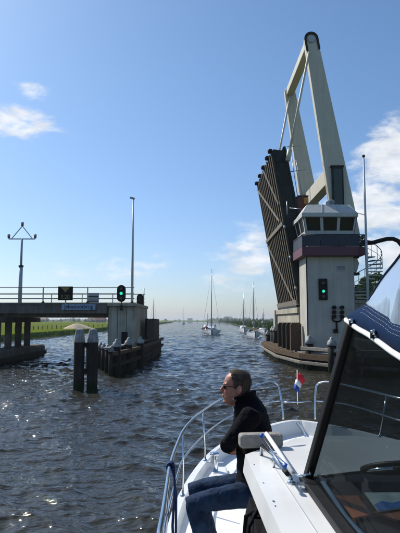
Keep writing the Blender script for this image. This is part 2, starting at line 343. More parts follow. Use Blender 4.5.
def build_embankment(x0, x1, name):
    mb = MB(); s = 1 if x1 > x0 else -1
    rows = [[(x0, 28, .45), (x0, 36.3, 4.0), (x0, 45.2, 4.0), (x0, 54, .45)], [(x0+s*120, 34, .45), (x0+s*120, 38, 1.2), (x0+s*120, 44, 1.2), (x0+s*120, 48, .45)]]
    mb.grid(rows, False); mb.build(name, grass_m, kind='structure')
build_embankment(-29.2, -150, 'road_embankment'); build_embankment(26, 150, 'road_embankment')

# reed fringe and shrubs on the banks (one mass)
def reeds():
    C = []; H = []
    for tab, sgn, y0, y1, n, dx in ((RB, 1, 48, 900, 30000, 7), (LB, -1, 55, 700, 9000, 1.2)):
        y = y0*(y1/y0)**rng.random(n); x = np.interp(y, [t[0] for t in tab], [t[1] for t in tab])+sgn*rng.uniform(.0, dx, n)**1.0
        C.append(np.stack([x, y, np.full(n, .25)], 1)); H.append(rng.uniform(.8, 1.9, n)*(1 if sgn > 0 else .38))
    C = np.concatenate(C); H = np.concatenate(H); n = len(C); w = .05+C[:, 1]*.0006; a = rng.uniform(-1, 1, n)*.5
    d = np.stack([np.cos(a)*w, np.sin(a)*w, np.zeros(n)], 1); lean = np.stack([rng.normal(size=n)*.2, rng.normal(size=n)*.2, H], 1)
    V = np.stack([C-d, C+d, C+lean+d*.3, C+lean-d*.3], 1).reshape(-1, 3)
    npmesh('reed_bed', V, np.arange(4*n).reshape(n, 4), reed_m)['kind'] = 'stuff'
    # shrubs behind the reeds, right bank
    pts = []; sz = []
    for i in range(170):
        y = 52*(900/52)**random.random(); x = bank_x(RB, y)+random.uniform(4, 26)*(1+y/400); r = random.uniform(1.0, 2.2)*(1+y/900)
        h = r*random.uniform(.8, 1.25); m = 230; u = rng.normal(size=(m, 3)); u /= np.linalg.norm(u, axis=1)[:, None]; u *= rng.uniform(.55, 1.05, m)[:, None]
        u[:, 2] = np.abs(u[:, 2]); pts.append(u*np.array([r, r, h])+np.array([x, y, .5])); sz.append(np.full(m, .16+r*.07))
    V, Fq = leaf_quads(np.concatenate(pts), np.concatenate(sz)); npmesh('shrub_belt', V, Fq, leaf_m)['kind'] = 'stuff'
reeds()

def tree(name, label, x, y, z0, h, r, n, group=None, m=None, cat='tree', lsize=.16):
    t = thing(name, label, cat, (x, y, z0), group); mb = MB()
    mb.tube([(x, y, z0-.2), (x+.1, y, z0+h*.3), (x, y+.1, z0+h*.62)], [h*.035, h*.026, h*.012], 8)
    for k in range(6):
        a = k*1.05+random.random(); b = z0+h*random.uniform(.25, .45)
        mb.tube([(x, y, b), (x+math.cos(a)*r*.35, y+math.sin(a)*r*.35, b+h*.18), (x+math.cos(a)*r*.7, y+math.sin(a)*r*.7, b+h*.3)], [h*.014, h*.009, h*.004], 6)
    mb.build('trunk', bark_m, t)
    C = []; nc = 46
    for k in range(nc):
        u = rng.normal(size=3); u /= np.linalg.norm(u); rad = random.uniform(.35, 1.0); c = u*rad*np.array([r, r, h*.34])+np.array([0, 0, h*.62])
        cr = r*random.uniform(.16, .34); q = rng.normal(size=(n//nc, 3)); q /= np.linalg.norm(q, axis=1)[:, None]; q *= (rng.random(n//nc)**.4)[:, None]*cr; C.append(c+q*np.array([1, 1, .75]))
    V, Fq = leaf_quads(np.concatenate(C), lsize); npmesh('crown', V, Fq, m or leaf_m, parent=t)
    return t
tr_g = 'trees behind the spiral stair'
tree('leafy_tree', 'rounded green tree showing just right of the tower behind the spiral stair', xx(362, 290, 62), 62, .5, 7.4, 2.9, 15000, tr_g)
tree('leafy_tree', 'green tree farther right, its top cut by the slanting clear canopy window', xx(382, 285, 66), 66, .5, 8.6, 3.2, 15000, tr_g)
tree('leafy_tree', 'lower green tree filling the foot of the spiral stair', xx(370, 300, 58), 58, .5, 5.0, 2.6, 12000, tr_g)

def far_wood():
    V = []; Fq = []; o = 0; base = np.array([[0, 0, 1], [1, 0, .2], [.3, .95, .25], [-.8, .6, .2], [-.8, -.6, .2], [.3, -.95, .25]])
    fc = np.array([[0, 1, 2], [0, 2, 3], [0, 3, 4], [0, 4, 5], [0, 5, 1]])
    n = 5200
    Y = rng.uniform(1300, 3300, n); px = rng.uniform(-260, 660, n); X = (px-200)/533*Y
    dens = np.sin(px*.061)+np.sin(px*.023+1)+.6*np.sin(px*.17+2); keep = dens+rng.normal(size=n)*.8 > -.25
    X, Y, px = X[keep], Y[keep], px[keep]; H = rng.uniform(3.5, 8.5, len(X))*(1+.35*np.sin(px*.09)); W = rng.uniform(3, 8, len(X))
    # nearer belt on the left beyond the meadow and on the right bank
    for (a, b, y0, y1, m, h0, h1) in ((-300, 150, 600, 1000, 200, 2.5, 5), (212, 700, 620, 1000, 620, 2.8, 6)):
        yy = rng.uniform(y0, y1, m); pp = rng.uniform(a, b, m); xx_ = (pp-200)/533*yy
        ok = (xx_ < -55) | (xx_ > 36); X = np.concatenate([X, xx_[ok]]); Y = np.concatenate([Y, yy[ok]]); H = np.concatenate([H, rng.uniform(h0, h1, ok.sum())]); W = np.concatenate([W, rng.uniform(1.5, 3.5, ok.sum())])
    k = len(X); jit = 1+rng.normal(size=(k, 6, 3))*.14
    V = base[None]*jit*np.stack([W, W, H], 1)[:, None, :]+np.stack([X, Y, np.full(k, .4)], 1)[:, None, :]
    V = V.reshape(-1, 3); Fq = (fc[None]+(np.arange(k)*6)[:, None, None]).reshape(-1, 3)
    # skirt of lower boxes so crowns meet the ground
    npmesh('far_tree_line', V, Fq, leaf_far)['kind'] = 'stuff'
    D = np.stack([X, Y, H*.3+.4], 1); D = np.repeat(D, 6, 0)+rng.normal(size=(k*6, 3))*np.repeat(np.stack([W*.5, W*.3, H*.25], 1), 6, 0); D[:, 2] = np.abs(D[:, 2]); V, Fq = leaf_quads(D, np.repeat(W*.35, 6))
    npmesh('far_foliage', V, Fq, leaf_far)['kind'] = 'stuff'
far_wood()

def farmhouse(x, y, w, d, hw, hr, label, roofm, wallm, group):
    t = thing('farmhouse', label, 'farmhouse', (x, y, .5), group)
    MB().bb(x-w/2, x+w/2, y-d/2, y+d/2, .3, .5+hw).build('wall', wallm, t)
    z = .5+hw; e = .5
    r = MB().prism([(x-w/2-e, y-d/2-e, z), (x-w/2-e, y+d/2+e, z), (x-w/2-e, y, z+hr)], (w+2*e, 0, 0)).build('roof', roofm, t)
    c = MB(); c.bb(x+w*.25, x+w*.25+.8, y-.4, y+.4, z+hr*.6, z+hr+1); c.build('chimney', brick_m, r)
    for k in range(3):
        wx = x-w*.32+k*w*.3; f = MB().bb(wx, wx+1.2, y-d/2-.08, y-d/2+.04, 1.2, 2.4).build('window', whitetrim, t); MB().bb(wx+.12, wx+1.08, y-d/2-.1, y-d/2-.05, 1.32, 2.28).build('pane', winglass, f)
fg = 'farmhouses on the far meadow'
farmhouse(xx(101, 320, 560), 560, 9, 8, 2.4, 4.2, 'red tiled farmhouse under the right end of the bridge deck', tile_m, brick_m, fg)
farmhouse(xx(92, 320, 640), 640, 9, 8, 2.2, 3.0, 'long low dark roofed barn left of the red farmhouse', brick_m, farwall, fg)
farmhouse(xx(45, 320, 760), 760, 9, 8, 2.2, 2.8, 'small farmhouse far left on the horizon under the bridge', tile_m, farwall, fg)
fb = 'blocks on the skyline'
for (p, w, h, lab) in ((228, 30, 17, 'wide grey block on the skyline right of the largest sailing boat'), (245, 16, 13, 'small grey block on the skyline above the middle sailing boat'), (190, 22, 10, 'low grey shed on the skyline left of the largest sailing boat'), (330, 24, 12, 'grey block on the skyline behind the tower')):
    Y = 2300; x = xx(p, 318, Y); t = thing('distant_building', lab, 'building', (x, Y, .5), fb)
    MB().bb(x-w/2, x+w/2, Y, Y+14, .3, h).build('wall', farwall, t); MB().bb(x-w/2-.4, x+w/2+.4, Y-.4, Y+14.4, h, h+.8).build('roof', concrete_d, t)
    for k in range(int(h//4)): MB().bb(x-w*.44, x+w*.44, Y-.15, Y-.02, 2+k*4, 3.6+k*4).build('window', winglass, t)

# meadow fence and sand heap
def meadow_fence():
    t = thing('meadow_fence', 'low wire fence of dark posts along the green meadow edge', 'fence', (-30, 120, .5)); n = 0; tops = []
    for k in range(24):
        p = 6+k*4.6; Y = 118+k*3.2; x = xx(p, 330, Y)
        MB().box((x, Y, .95), (.16, .16, 1.1)).build('post', wood_dk, t); tops.append((x, Y))
    for z in (.85, 1.3): MB().tube([(a, b, z) for a, b in tops], .02, 4).build('wire', galv, t)
meadow_fence()
def sand():
    Y = 158; x = xx(77, 326, Y); rows = []
    for i in range(9):
        f = i/8; row = []
        for k in range(28):
            a = 2*math.pi*k/28; rr = 4.3*(1-f)*(1+.08*math.sin(3*a+1)+.05*math.sin(7*a)); row.append((x+rr*math.cos(a), Y+rr*.6*math.sin(a), .45+1.6*(1-(1-f)**1.25)*(1+.03*math.sin(5*a))))
        rows.append(row)
    MB().grid(rows, True, True).build('sand_heap', sand_m, label='low pale sand heap on the meadow seen under the bridge', category='sand heap')
sand()

# ------------------------------------------------------------------ bridge, left side
YN, YF = 36.5, 45.5
ZD = zz(303.2, YN); ZU = zz(313.6, YN)
XPR = xx(135, 320, YN+.3); XPL = xx(108, 320, YN+.3)
def left_bridge():
    t = thing('bridge_pier', 'concrete channel pier carrying the right end of the fixed bridge', 'bridge pier', (XPL, 41, 0))
    MB().bb(XPL, XPR, YN+.3, YF-.2, -1, ZU+.5).build('wall', concrete, t, bevel=.03)
    MB().bb(XPL-.02, XPR+.06, YN, YF, ZU+.5, ZD+.02).build('coping', concrete, t, bevel=.03)
    for k in range(3): MB().bb(XPL+.02+k*(XPR-XPL)/3, XPL+k*(XPR-XPL)/3+.05, YN+.28, YN+.33, 0, ZU+.48).build('panel_joint', concrete_d, t)
    h = MB().bb(xx(121, 336, YN), xx(127, 336, YN), YN+.22, YN+.34, .9, zz(332, YN)).build('dark_niche_plate', black, t)  # black plate on the wall, its colour standing for a niche's darkness
    t = thing('fixed_bridge_span', 'dark concrete fixed bridge deck crossing the left side of the canal', 'bridge', (-18, 41, 0))
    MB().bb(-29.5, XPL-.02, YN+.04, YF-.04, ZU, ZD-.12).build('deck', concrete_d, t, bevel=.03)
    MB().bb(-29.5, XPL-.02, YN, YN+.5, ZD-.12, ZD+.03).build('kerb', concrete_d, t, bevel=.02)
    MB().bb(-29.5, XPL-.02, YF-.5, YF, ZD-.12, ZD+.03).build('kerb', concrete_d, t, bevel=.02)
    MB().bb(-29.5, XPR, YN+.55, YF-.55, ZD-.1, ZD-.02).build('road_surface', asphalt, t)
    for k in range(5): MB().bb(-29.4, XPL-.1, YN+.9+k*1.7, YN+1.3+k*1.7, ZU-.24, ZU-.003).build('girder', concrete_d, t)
    for cx in (-14.0, -21.8):
        t = thing('column_pier', 'row of dark concrete columns on a low plinth under the left deck' if cx > -15 else 'outer row of concrete columns on a plinth, farther left', 'bridge pier', (cx, 41, 0), 'column piers')
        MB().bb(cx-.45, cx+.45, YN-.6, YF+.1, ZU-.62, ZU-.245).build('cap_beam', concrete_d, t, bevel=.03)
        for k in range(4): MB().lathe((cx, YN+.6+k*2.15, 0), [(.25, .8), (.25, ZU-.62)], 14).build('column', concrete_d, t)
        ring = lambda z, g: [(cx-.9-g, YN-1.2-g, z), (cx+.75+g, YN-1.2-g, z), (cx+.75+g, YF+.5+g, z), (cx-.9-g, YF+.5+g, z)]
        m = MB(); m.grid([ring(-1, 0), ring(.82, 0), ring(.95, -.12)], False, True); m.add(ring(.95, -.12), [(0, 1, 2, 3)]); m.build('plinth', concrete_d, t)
        MB().bb(cx+.78, cx+.92, YN-1.2, YF+.5, .15, .45).build('fender_board', wood_dk, t)
    t = thing('bridge_abutment', 'concrete abutment where the left span meets the bank', 'abutment', (-29, 41, 0)); MB().bb(-31, -29.5, YN, YF, -1, ZD-.1).build('wall', concrete, t)
left_bridge()
def railing(x0, x1, Y, label, hgt, step=3.05, first=None):
    t = thing('bridge_railing', label, 'railing', ((x0+x1)/2, Y, ZD), 'bridge railings')
    n = int((x1-x0)/step); z0 = ZD+.03
    proto = None
    for k in range(n+1):
        x = x1-.15-k*step
        if x < x0: break
        if proto is None:
            proto = MB().bb(x-.035, x+.035, Y-.03, Y+.03, z0, z0+hgt).build('post', galv, t); pf = MB().lathe((x, Y, 0), [(.11, z0), (.11, z0+.04), (.06, z0+.11)], 8).build('foot', dark_steel, proto); px0 = x
        else:
            c = copy_tree(proto, t); c.location.x += x-px0
    for f in (.99, .60, .28): MB().tube([(x0, Y, z0+hgt*f), (x1, Y, z0+hgt*f)], .032 if f > .9 else .022, 6).build('rail', galv, t)
    return t
railing(-29.5, XPR-.05, YN+.12, 'near galvanised railing along the fixed bridge deck', zz(287.5, YN)-ZD)
railing(-29.5, XPR-.2, YF-.12, 'far galvanised railing along the back edge of the deck', 1.02, 2.6)

def disc_y(c, r, depth, n=20): return MB().lathe(c, [(r, -depth/2), (r, depth/2)], n, False, 'Y')
def capsule_poly(cx, cz, w, h, y, n=10):
    pts = []; r = w/2
    for k in range(n+1): a = math.pi*k/n; pts.append((cx+r*math.cos(a), y, cz+h/2-r+r*math.sin(a)))
    for k in range(n+1): a = math.pi+math.pi*k/n; pts.append((cx+r*math.cos(a), y, cz-h/2+r+r*math.sin(a)))
    return pts
green_l = emis('green_lamp', (.02, .80, .45), .9)
lens_off = mat('unlit_lens', (.03, .01, .01), .2)
def text(body, size, loc, m, parent, rz=0, name='lettering', bold=0.0, sx=1.0):
    c = bpy.data.curves.new('tmp_text', 'FONT'); c.body = body; c.size = size; c.align_x = 'CENTER'; c.align_y = 'CENTER'; c.extrude = .003; c.offset = bold
    ft = bpy.data.objects.new('tmp_text', c); COL.objects.link(ft); dg = bpy.context.evaluated_depsgraph_get(); me = bpy.data.meshes.new_from_object(ft.evaluated_get(dg)); bpy.data.objects.remove(ft); me.materials.clear(); me.materials.append(m); me.name = name
    o = bpy.data.objects.new(name, me); COL.objects.link(o); o.parent = parent
    o.location = Vector(loc)-root_loc(parent); o.rotation_euler = (math.pi/2, 0, rz); o.scale = (sx, 1, 1); return o

def left_furniture():
    Y = YN-.12
    # clearance board
    a = P(58.5, 286.5, Y); b = P(72.7, 300.3, Y); t = thing('clearance_board', 'black square board with yellow triangle and clearance number on the left railing', 'sign', ((a.x+b.x)/2, Y, b.z))
    MB().bb(a.x, b.x, Y-.08, Y+.06, b.z, a.z).build('board', black, t, bevel=.01)
    am = mat('dull_amber', (.30, .21, .05), .6); cx = (a.x+b.x)/2; w = b.x-a.x
    MB().prism([(cx-w*.3, Y-.085, a.z-.07), (cx+w*.3, Y-.085, a.z-.07), (cx, Y-.085, a.z-.40)], (0, -.01, 0)).build('triangle', am, t)
    text('3.20', .36, (cx, Y-.09, b.z+.22), am, t, name='number')
    MB().bb(cx-.04, cx+.04, Y+.062, Y+.12, ZD-.1, b.z+.3).build('bracket', galv, t)
    # name sign
    a = P(62, 304.3, Y); b = P(95.5, 309.9, Y); t = thing('name_sign', 'long pale blue bridge name sign fixed to the deck edge', 'sign', ((a.x+b.x)/2, Y, b.z))
    blu = mat('pale_blue_sign', (.24, .36, .48), .5, var=.05); MB().bb(a.x, b.x, Y-.04, Y+.02, b.z, a.z).build('board', blu, t)
    for q in (a.x+.2, b.x-.2): MB().bb(q-.03, q+.03, Y+.022, YN+.04, b.z+.1, a.z-.05).build('bracket', galv, t)
    text('Jelteslootbrug', .37, ((a.x+b.x)/2, Y-.045, (a.z+b.z)/2+.02), navy, t, bold=.004, sx=.93)
    # grey louvred panel
    Yb = YF-.4; a = P(87.5, 293, Yb); b = P(98.8, 303, Yb); t = thing('louvred_panel', 'small grey louvred cabinet on the deck right of the clearance board', 'cabinet', ((a.x+b.x)/2, Yb, ZD))
    MB().bb(a.x, b.x, Yb-.1, Yb+.1, ZD, a.z).build('housing', grey_steel, t, bevel=.01)
    for k in range(4): MB().box(((a.x+b.x)/2, Yb-.13, a.z-.12-k*.19), ((b.x-a.x)*.92, .05, .07)).build('slat', dark_steel if k % 2 else grey_steel, t)
    # oval traffic light
    Yt = YN-.25; c = P(121.4, 293.5, Yt); h = P(121, 285, Yt).z-P(121, 302, Yt).z; w = P(125.8, 293, Yt).x-P(117.2, 293, Yt).x
    t = thing('signal_light', 'oval black signal with green lamp in front of the left railing', 'traffic light', (c.x, Yt, ZD))
    MB().prism(capsule_poly(c.x, c.z, w, h, Yt-.05), (0, .1, 0)).build('backplate', black, t)
    disc_y((c.x, Yt-.09, c.z), .1, .06).build('lamp', green_l, t)
    for dz in (.33, -.33): disc_y((c.x, Yt-.08, c.z+dz), .1, .05).build('lens', lens_off, t)
    MB().bb(c.x-.1, c.x+.1, Yt-.05, YN+.04, ZD-.5, ZD-.15).build('mount_box', dark_steel, t); MB().bb(c.x-.03, c.x+.03, Yt+.055, Yt+.11, ZD-.2, c.z).build('bracket', dark_steel, t)
    # rear signal on the far side, seen from behind
    Yr = YF-.3; c = P(140, 300.5, Yr); t = thing('signal_light', 'smaller dark oval signal seen from behind at the pier end', 'traffic light', (c.x, Yr, ZD))
    MB().prism(capsule_poly(c.x, c.z, .55, 1.1, Yr), (0, .09, 0)).build('backplate', black, t)
    for k in range(3): MB().bb(c.x-.16, c.x+.16, Yr-.12, Yr-.005, c.z-.42+k*.3, c.z-.2+k*.3).build('lamp_housing', dark_steel, t)
    MB().tube([(c.x+.32, Yr, ZD), P(144.2, 288, Yr)], .035, 6).build('pole', galv, t); MB().tube([(c.x, Yr+.05, ZD), (c.x, Yr+.05, c.z-.5)], .04, 6).build('stem', galv, t)
    # triangle mast
    Ym = YN+.3; b0 = P(19.6, 303, Ym); t = thing('signal_mast', 'slim grey mast topped by a triangle frame with three small red lamps', 'mast', (b0.x, Ym, ZD))
    top = P(22.4, 239, Ym); X0 = (b0.x+top.x)/2; zm = P(21, 267, Ym).z
    MB().tube([(X0, Ym, ZD), (X0, Ym, zm)], .13, 12).build('pole', grey_steel, t); MB().tube([(X0, Ym, zm), (X0, Ym, zm+.12)], .17, 12).build('collar', dark_steel, t)
    MB().tube([(X0, Ym, zm+.12), (X0, Ym, top.z)], .075, 10).build('upper_pole', grey_steel, t)
    w = .92; ap = P(22, 226, Ym).z
    MB().beam((X0-w, Ym, top.z), (X0+w, Ym, top.z), .07, .07).build('crossbar', grey_steel, t)
    for s in (-1, 1): MB().beam((X0+s*.74, Ym, top.z), (X0, Ym, ap), .05, .05).build('strut', grey_steel, t)
    redl = mat('red_lamp_lens', (.25, .03, .03), .3); lw = mat('pale_lamp_top', (.55, .5, .5), .4)
    for (x, z) in ((X0-w, top.z+.04), (X0+w, top.z+.04), (X0, ap-.02)):
        l = MB().lathe((x, Ym, 0), [(.05, z), (.09, z+.04), (.09, z+.17)], 10).build('lamp', redl, t); MB().lathe((x, Ym, 0), [(.1, z+.17), (.1, z+.27), (.04, z+.32)], 10).build('lamp_cap', lw, l)
    # street lamp
    Yl = 41; b0 = P(132.2, 300, Yl); tp = P(133.3, 199, Yl); X0 = (b0.x+tp.x)/2; t = thing('street_lamp', 'tall thin street lamp rising from the bridge behind the green signal', 'street lamp', (X0, Yl, ZD))
    MB().tube([(X0, Yl, ZD), (X0, Yl, ZD+4), (X0, Yl, tp.z)], [.11, .085, .045], 10).build('pole', grey_steel, t)
    MB().beam((X0+.12, Yl, tp.z+.02), (X0-.28, Yl-.1, tp.z+.1), .2, .12).build('lantern', grey_steel, t, bevel=.03)
left_furniture()

# ------------------------------------------------------------------ piles and guide walls
CAP = [(.29, 0), (.29, .10), (.24, .28), (.13, .36), (.12, .46), (.04, .52)]
def pile(t, x, y, r, z0, ztop, cap=True, m=None, square=False):
    j = random.uniform(-.02, .02)
    if square: p = MB().box((x, y, (z0+ztop)/2), (2*r, 2*r, ztop-z0), rz=random.uniform(-.1, .1)).build('pile', m or wood_wet, t, bevel=.04)
    else: p = MB().lathe((x+j, y, 0), [(r*1.03, z0), (r, 0.5), (r*.97, ztop)], 12).build('pile', m or wood_wet, t)
    if cap:
        s = r/.26; MB().lathe((x+j, y, 0), [(a*s, ztop-.05+b*s) for a, b in CAP], 12).build('pile_cap', capm, p)
    return p
def dolphin():
    Y = 23.4; t = thing('mooring_dolphin', 'pair of thick dark timber piles with pale caps standing alone in the water', 'mooring piles', (xx(86, 388, Y), Y, 0))
    for px in (79.2, 92.6):
        x = xx(px, 360, Y); w = .225; zc = zz(341, Y)
        q = MB(); q.lathe((x, Y, 0), [(w*1.07, -1), (w*1.07, zc)], 8, False); p = q.build('pile', wood_dk, t, bevel=.02)
        MB().lathe((x, Y, 0), [(w*1.12, zc-.05), (w*1.1, zc+.06), (w*.8, zz(331, Y)), (w*.72, zz(329.3, Y)), (w*.2, zz(328.5, Y))], 8, False).build('pile_cap', capm, p)
    for py in (345, 371): MB().beam((xx(84, py, Y), Y, zz(py, Y)), (xx(88, py, Y), Y, zz(py, Y)), .22, .2).build('crosspiece', wood_wet, t)
    MB().lathe((xx(86, 358, Y), Y+.1, 0), [(.03, .9), (.03, 1.9)], 8).build('tie_rod', capm, t)
dolphin()
for i, (px, Y) in enumerate(((100.5, 33.5), (104, 32), (107.5, 30.5), (111.5, 29))):
    x = xx(px, 360, Y); t = thing('timber_pile', ['short round pile with grey top nearest the mooring dolphin', 'second short pile from the mooring dolphin, before the pier', 'third short pile from the mooring dolphin', 'short pile right against the end of the left guide wall'][i], 'pile', (x, Y, 0), 'short piles before the pier')
    pile(t, x, Y, .17, -1, 1.35, m=wood_wet)

def interp(path, s):
    d = [0]
    for a, b in zip(path, path[1:]): d.append(d[-1]+(Vector(b)-Vector(a)).length)
    s *= d[-1]
    for i in range(len(path)-1):
        if s <= d[i+1]+1e-6: f = (s-d[i])/(d[i+1]-d[i]); return Vector(path[i]).lerp(Vector(path[i+1]), f), (Vector(path[i+1])-Vector(path[i])).normalized()
def left_wall():
    path = [(-4.75, 28.6), (-4.25, 33), (-3.95, 38), (-3.75, 45), (-3.9, 53)]
    t = thing('timber_guide_wall', 'dark timber guide wall with grey capped piles below the left pier', 'guide wall', (-4, 40, 0))
    for px, Y, py in ((117.5, 29.2, 341), (129.5, 32, 339), (141, 35.2, 337.5)):
        x = xx(px, py, Y)-.0; pile(t, x-.02, Y-.1, .22, -1, zz(py+5, Y))
    for k in range(58):
        p, d = interp(path, .008+k*.017); MB().box((p.x+.03+random.uniform(-.015, .015), p.y, .15), (.14, .40, 2.1+random.uniform(-.06, .12)), rz=random.uniform(-.03, .03)).build('sheeting_board', wood_wet if k % 3 else wood_dk, t, bevel=.02)
    for zc, mm in ((1.22, wood_br), (.62, wood_dk)):
        for a, b in zip(path, path[1:]): MB().beam((a[0]+.22, a[1], zc), (b[0]+.22, b[1]-.03, zc), .22, .2).build('waling', mm, t, bevel=.02)
    for a, b in zip(path, path[1:]): MB().beam((a[0]-.25, a[1], 1.5), (b[0]-.25, b[1]-.03, 1.5), .35, .08).build('walkway_plank', wood_gr, t)
    for k in range(16):
        Y = 40.5+k*.72; x = float(np.interp(Y, [38, 45, 53], [-3.95, -3.75, -3.9])); MB().box((x-.16, Y, 1.4), (.2, .56, 3.3+.12*random.random())).build('upright_board', wood_wet, t, bevel=.03)
left_wall()

def right_wall():
    path = [(6.0, 51), (5.62, 39), (6.3, 33.2), (7.95, 30.0), (10.4, 28.2), (14, 27.6)]
    t = thing('timber_jetty', 'weathered timber guide jetty with two pale capped posts below the tower', 'jetty', (7, 38, 0))
    for k in range(80):
        p, d = interp(path, .006+k*.0125); MB().box((p.x+.12+random.uniform(-.02, .02), p.y+.12, -.15), (.36, .14, 1.55), rz=math.atan2(d.y, d.x)).build('sheeting_board', wood_wet, t, bevel=.02)
    for zc, mm, hh in ((.42, wood_gr, .2), (.80, wood_br, .34)):
        for a, b in zip(path, path[1:]): MB().beam((a[0]-.1, a[1]-.08, zc), (b[0]-.1, b[1]-.08, zc), .2, hh).build('waling', mm, t, bevel=.02)
    for a, b in zip(path[2:], path[3:]): MB().beam((a[0]-.06, a[1]-.12, 1.28), (b[0]-.06, b[1]-.12, 1.28), .2, .2).build('rail_timber', wood_gr, t, bevel=.02)
    # planked ledge
    n = 54
    for k in range(n):
        p, d = interp(path[:4], (k+.5)/n); L = 23.6/n; nrm = Vector((-d.y, d.x)) ; 
        if nrm.x < 0: nrm = -nrm
        c = p+nrm*.62; MB().box((c.x, c.y, 1.0+random.uniform(-.008, .008)), (1.25, L*.93, .07), rz=math.atan2(nrm.y, nrm.x)).build('deck_plank', wood_br if k < 40 else wood_gr, t)
    for px, Y, py in ((309.3, 32.7, 335.5), (331.7, 30.6, 337.3), (352, 29, 338)):
        pile(t, xx(px, py, Y), Y, .25, -1, zz(py+7.5, Y), m=wood_wet)
    for px, Y, py in ((267.8, 50.5, 331), (272.4, 50, 327), (274.8, 46, 327)):
        pile(t, xx(px, py, Y), Y, .22, -1, zz(py+3.5, Y), cap=True, m=wood_wet)
    for i, Y in enumerate((34.5, 36.2, 38.0, 40.0)):
        z1 = zz(322.5, Y); fb_ = [(5.82, Y, 1.05), (6.52, Y, 1.05), (6.52, Y, z1-.12), (6.42, Y, z1), (5.95, Y, z1), (5.82, Y, z1-.15)]
        MB().prism(fb_, (0, .34, 0)).build('fender_slab', wood_br if i == 0 else wood_dk, t, bevel=.02)
right_wall()

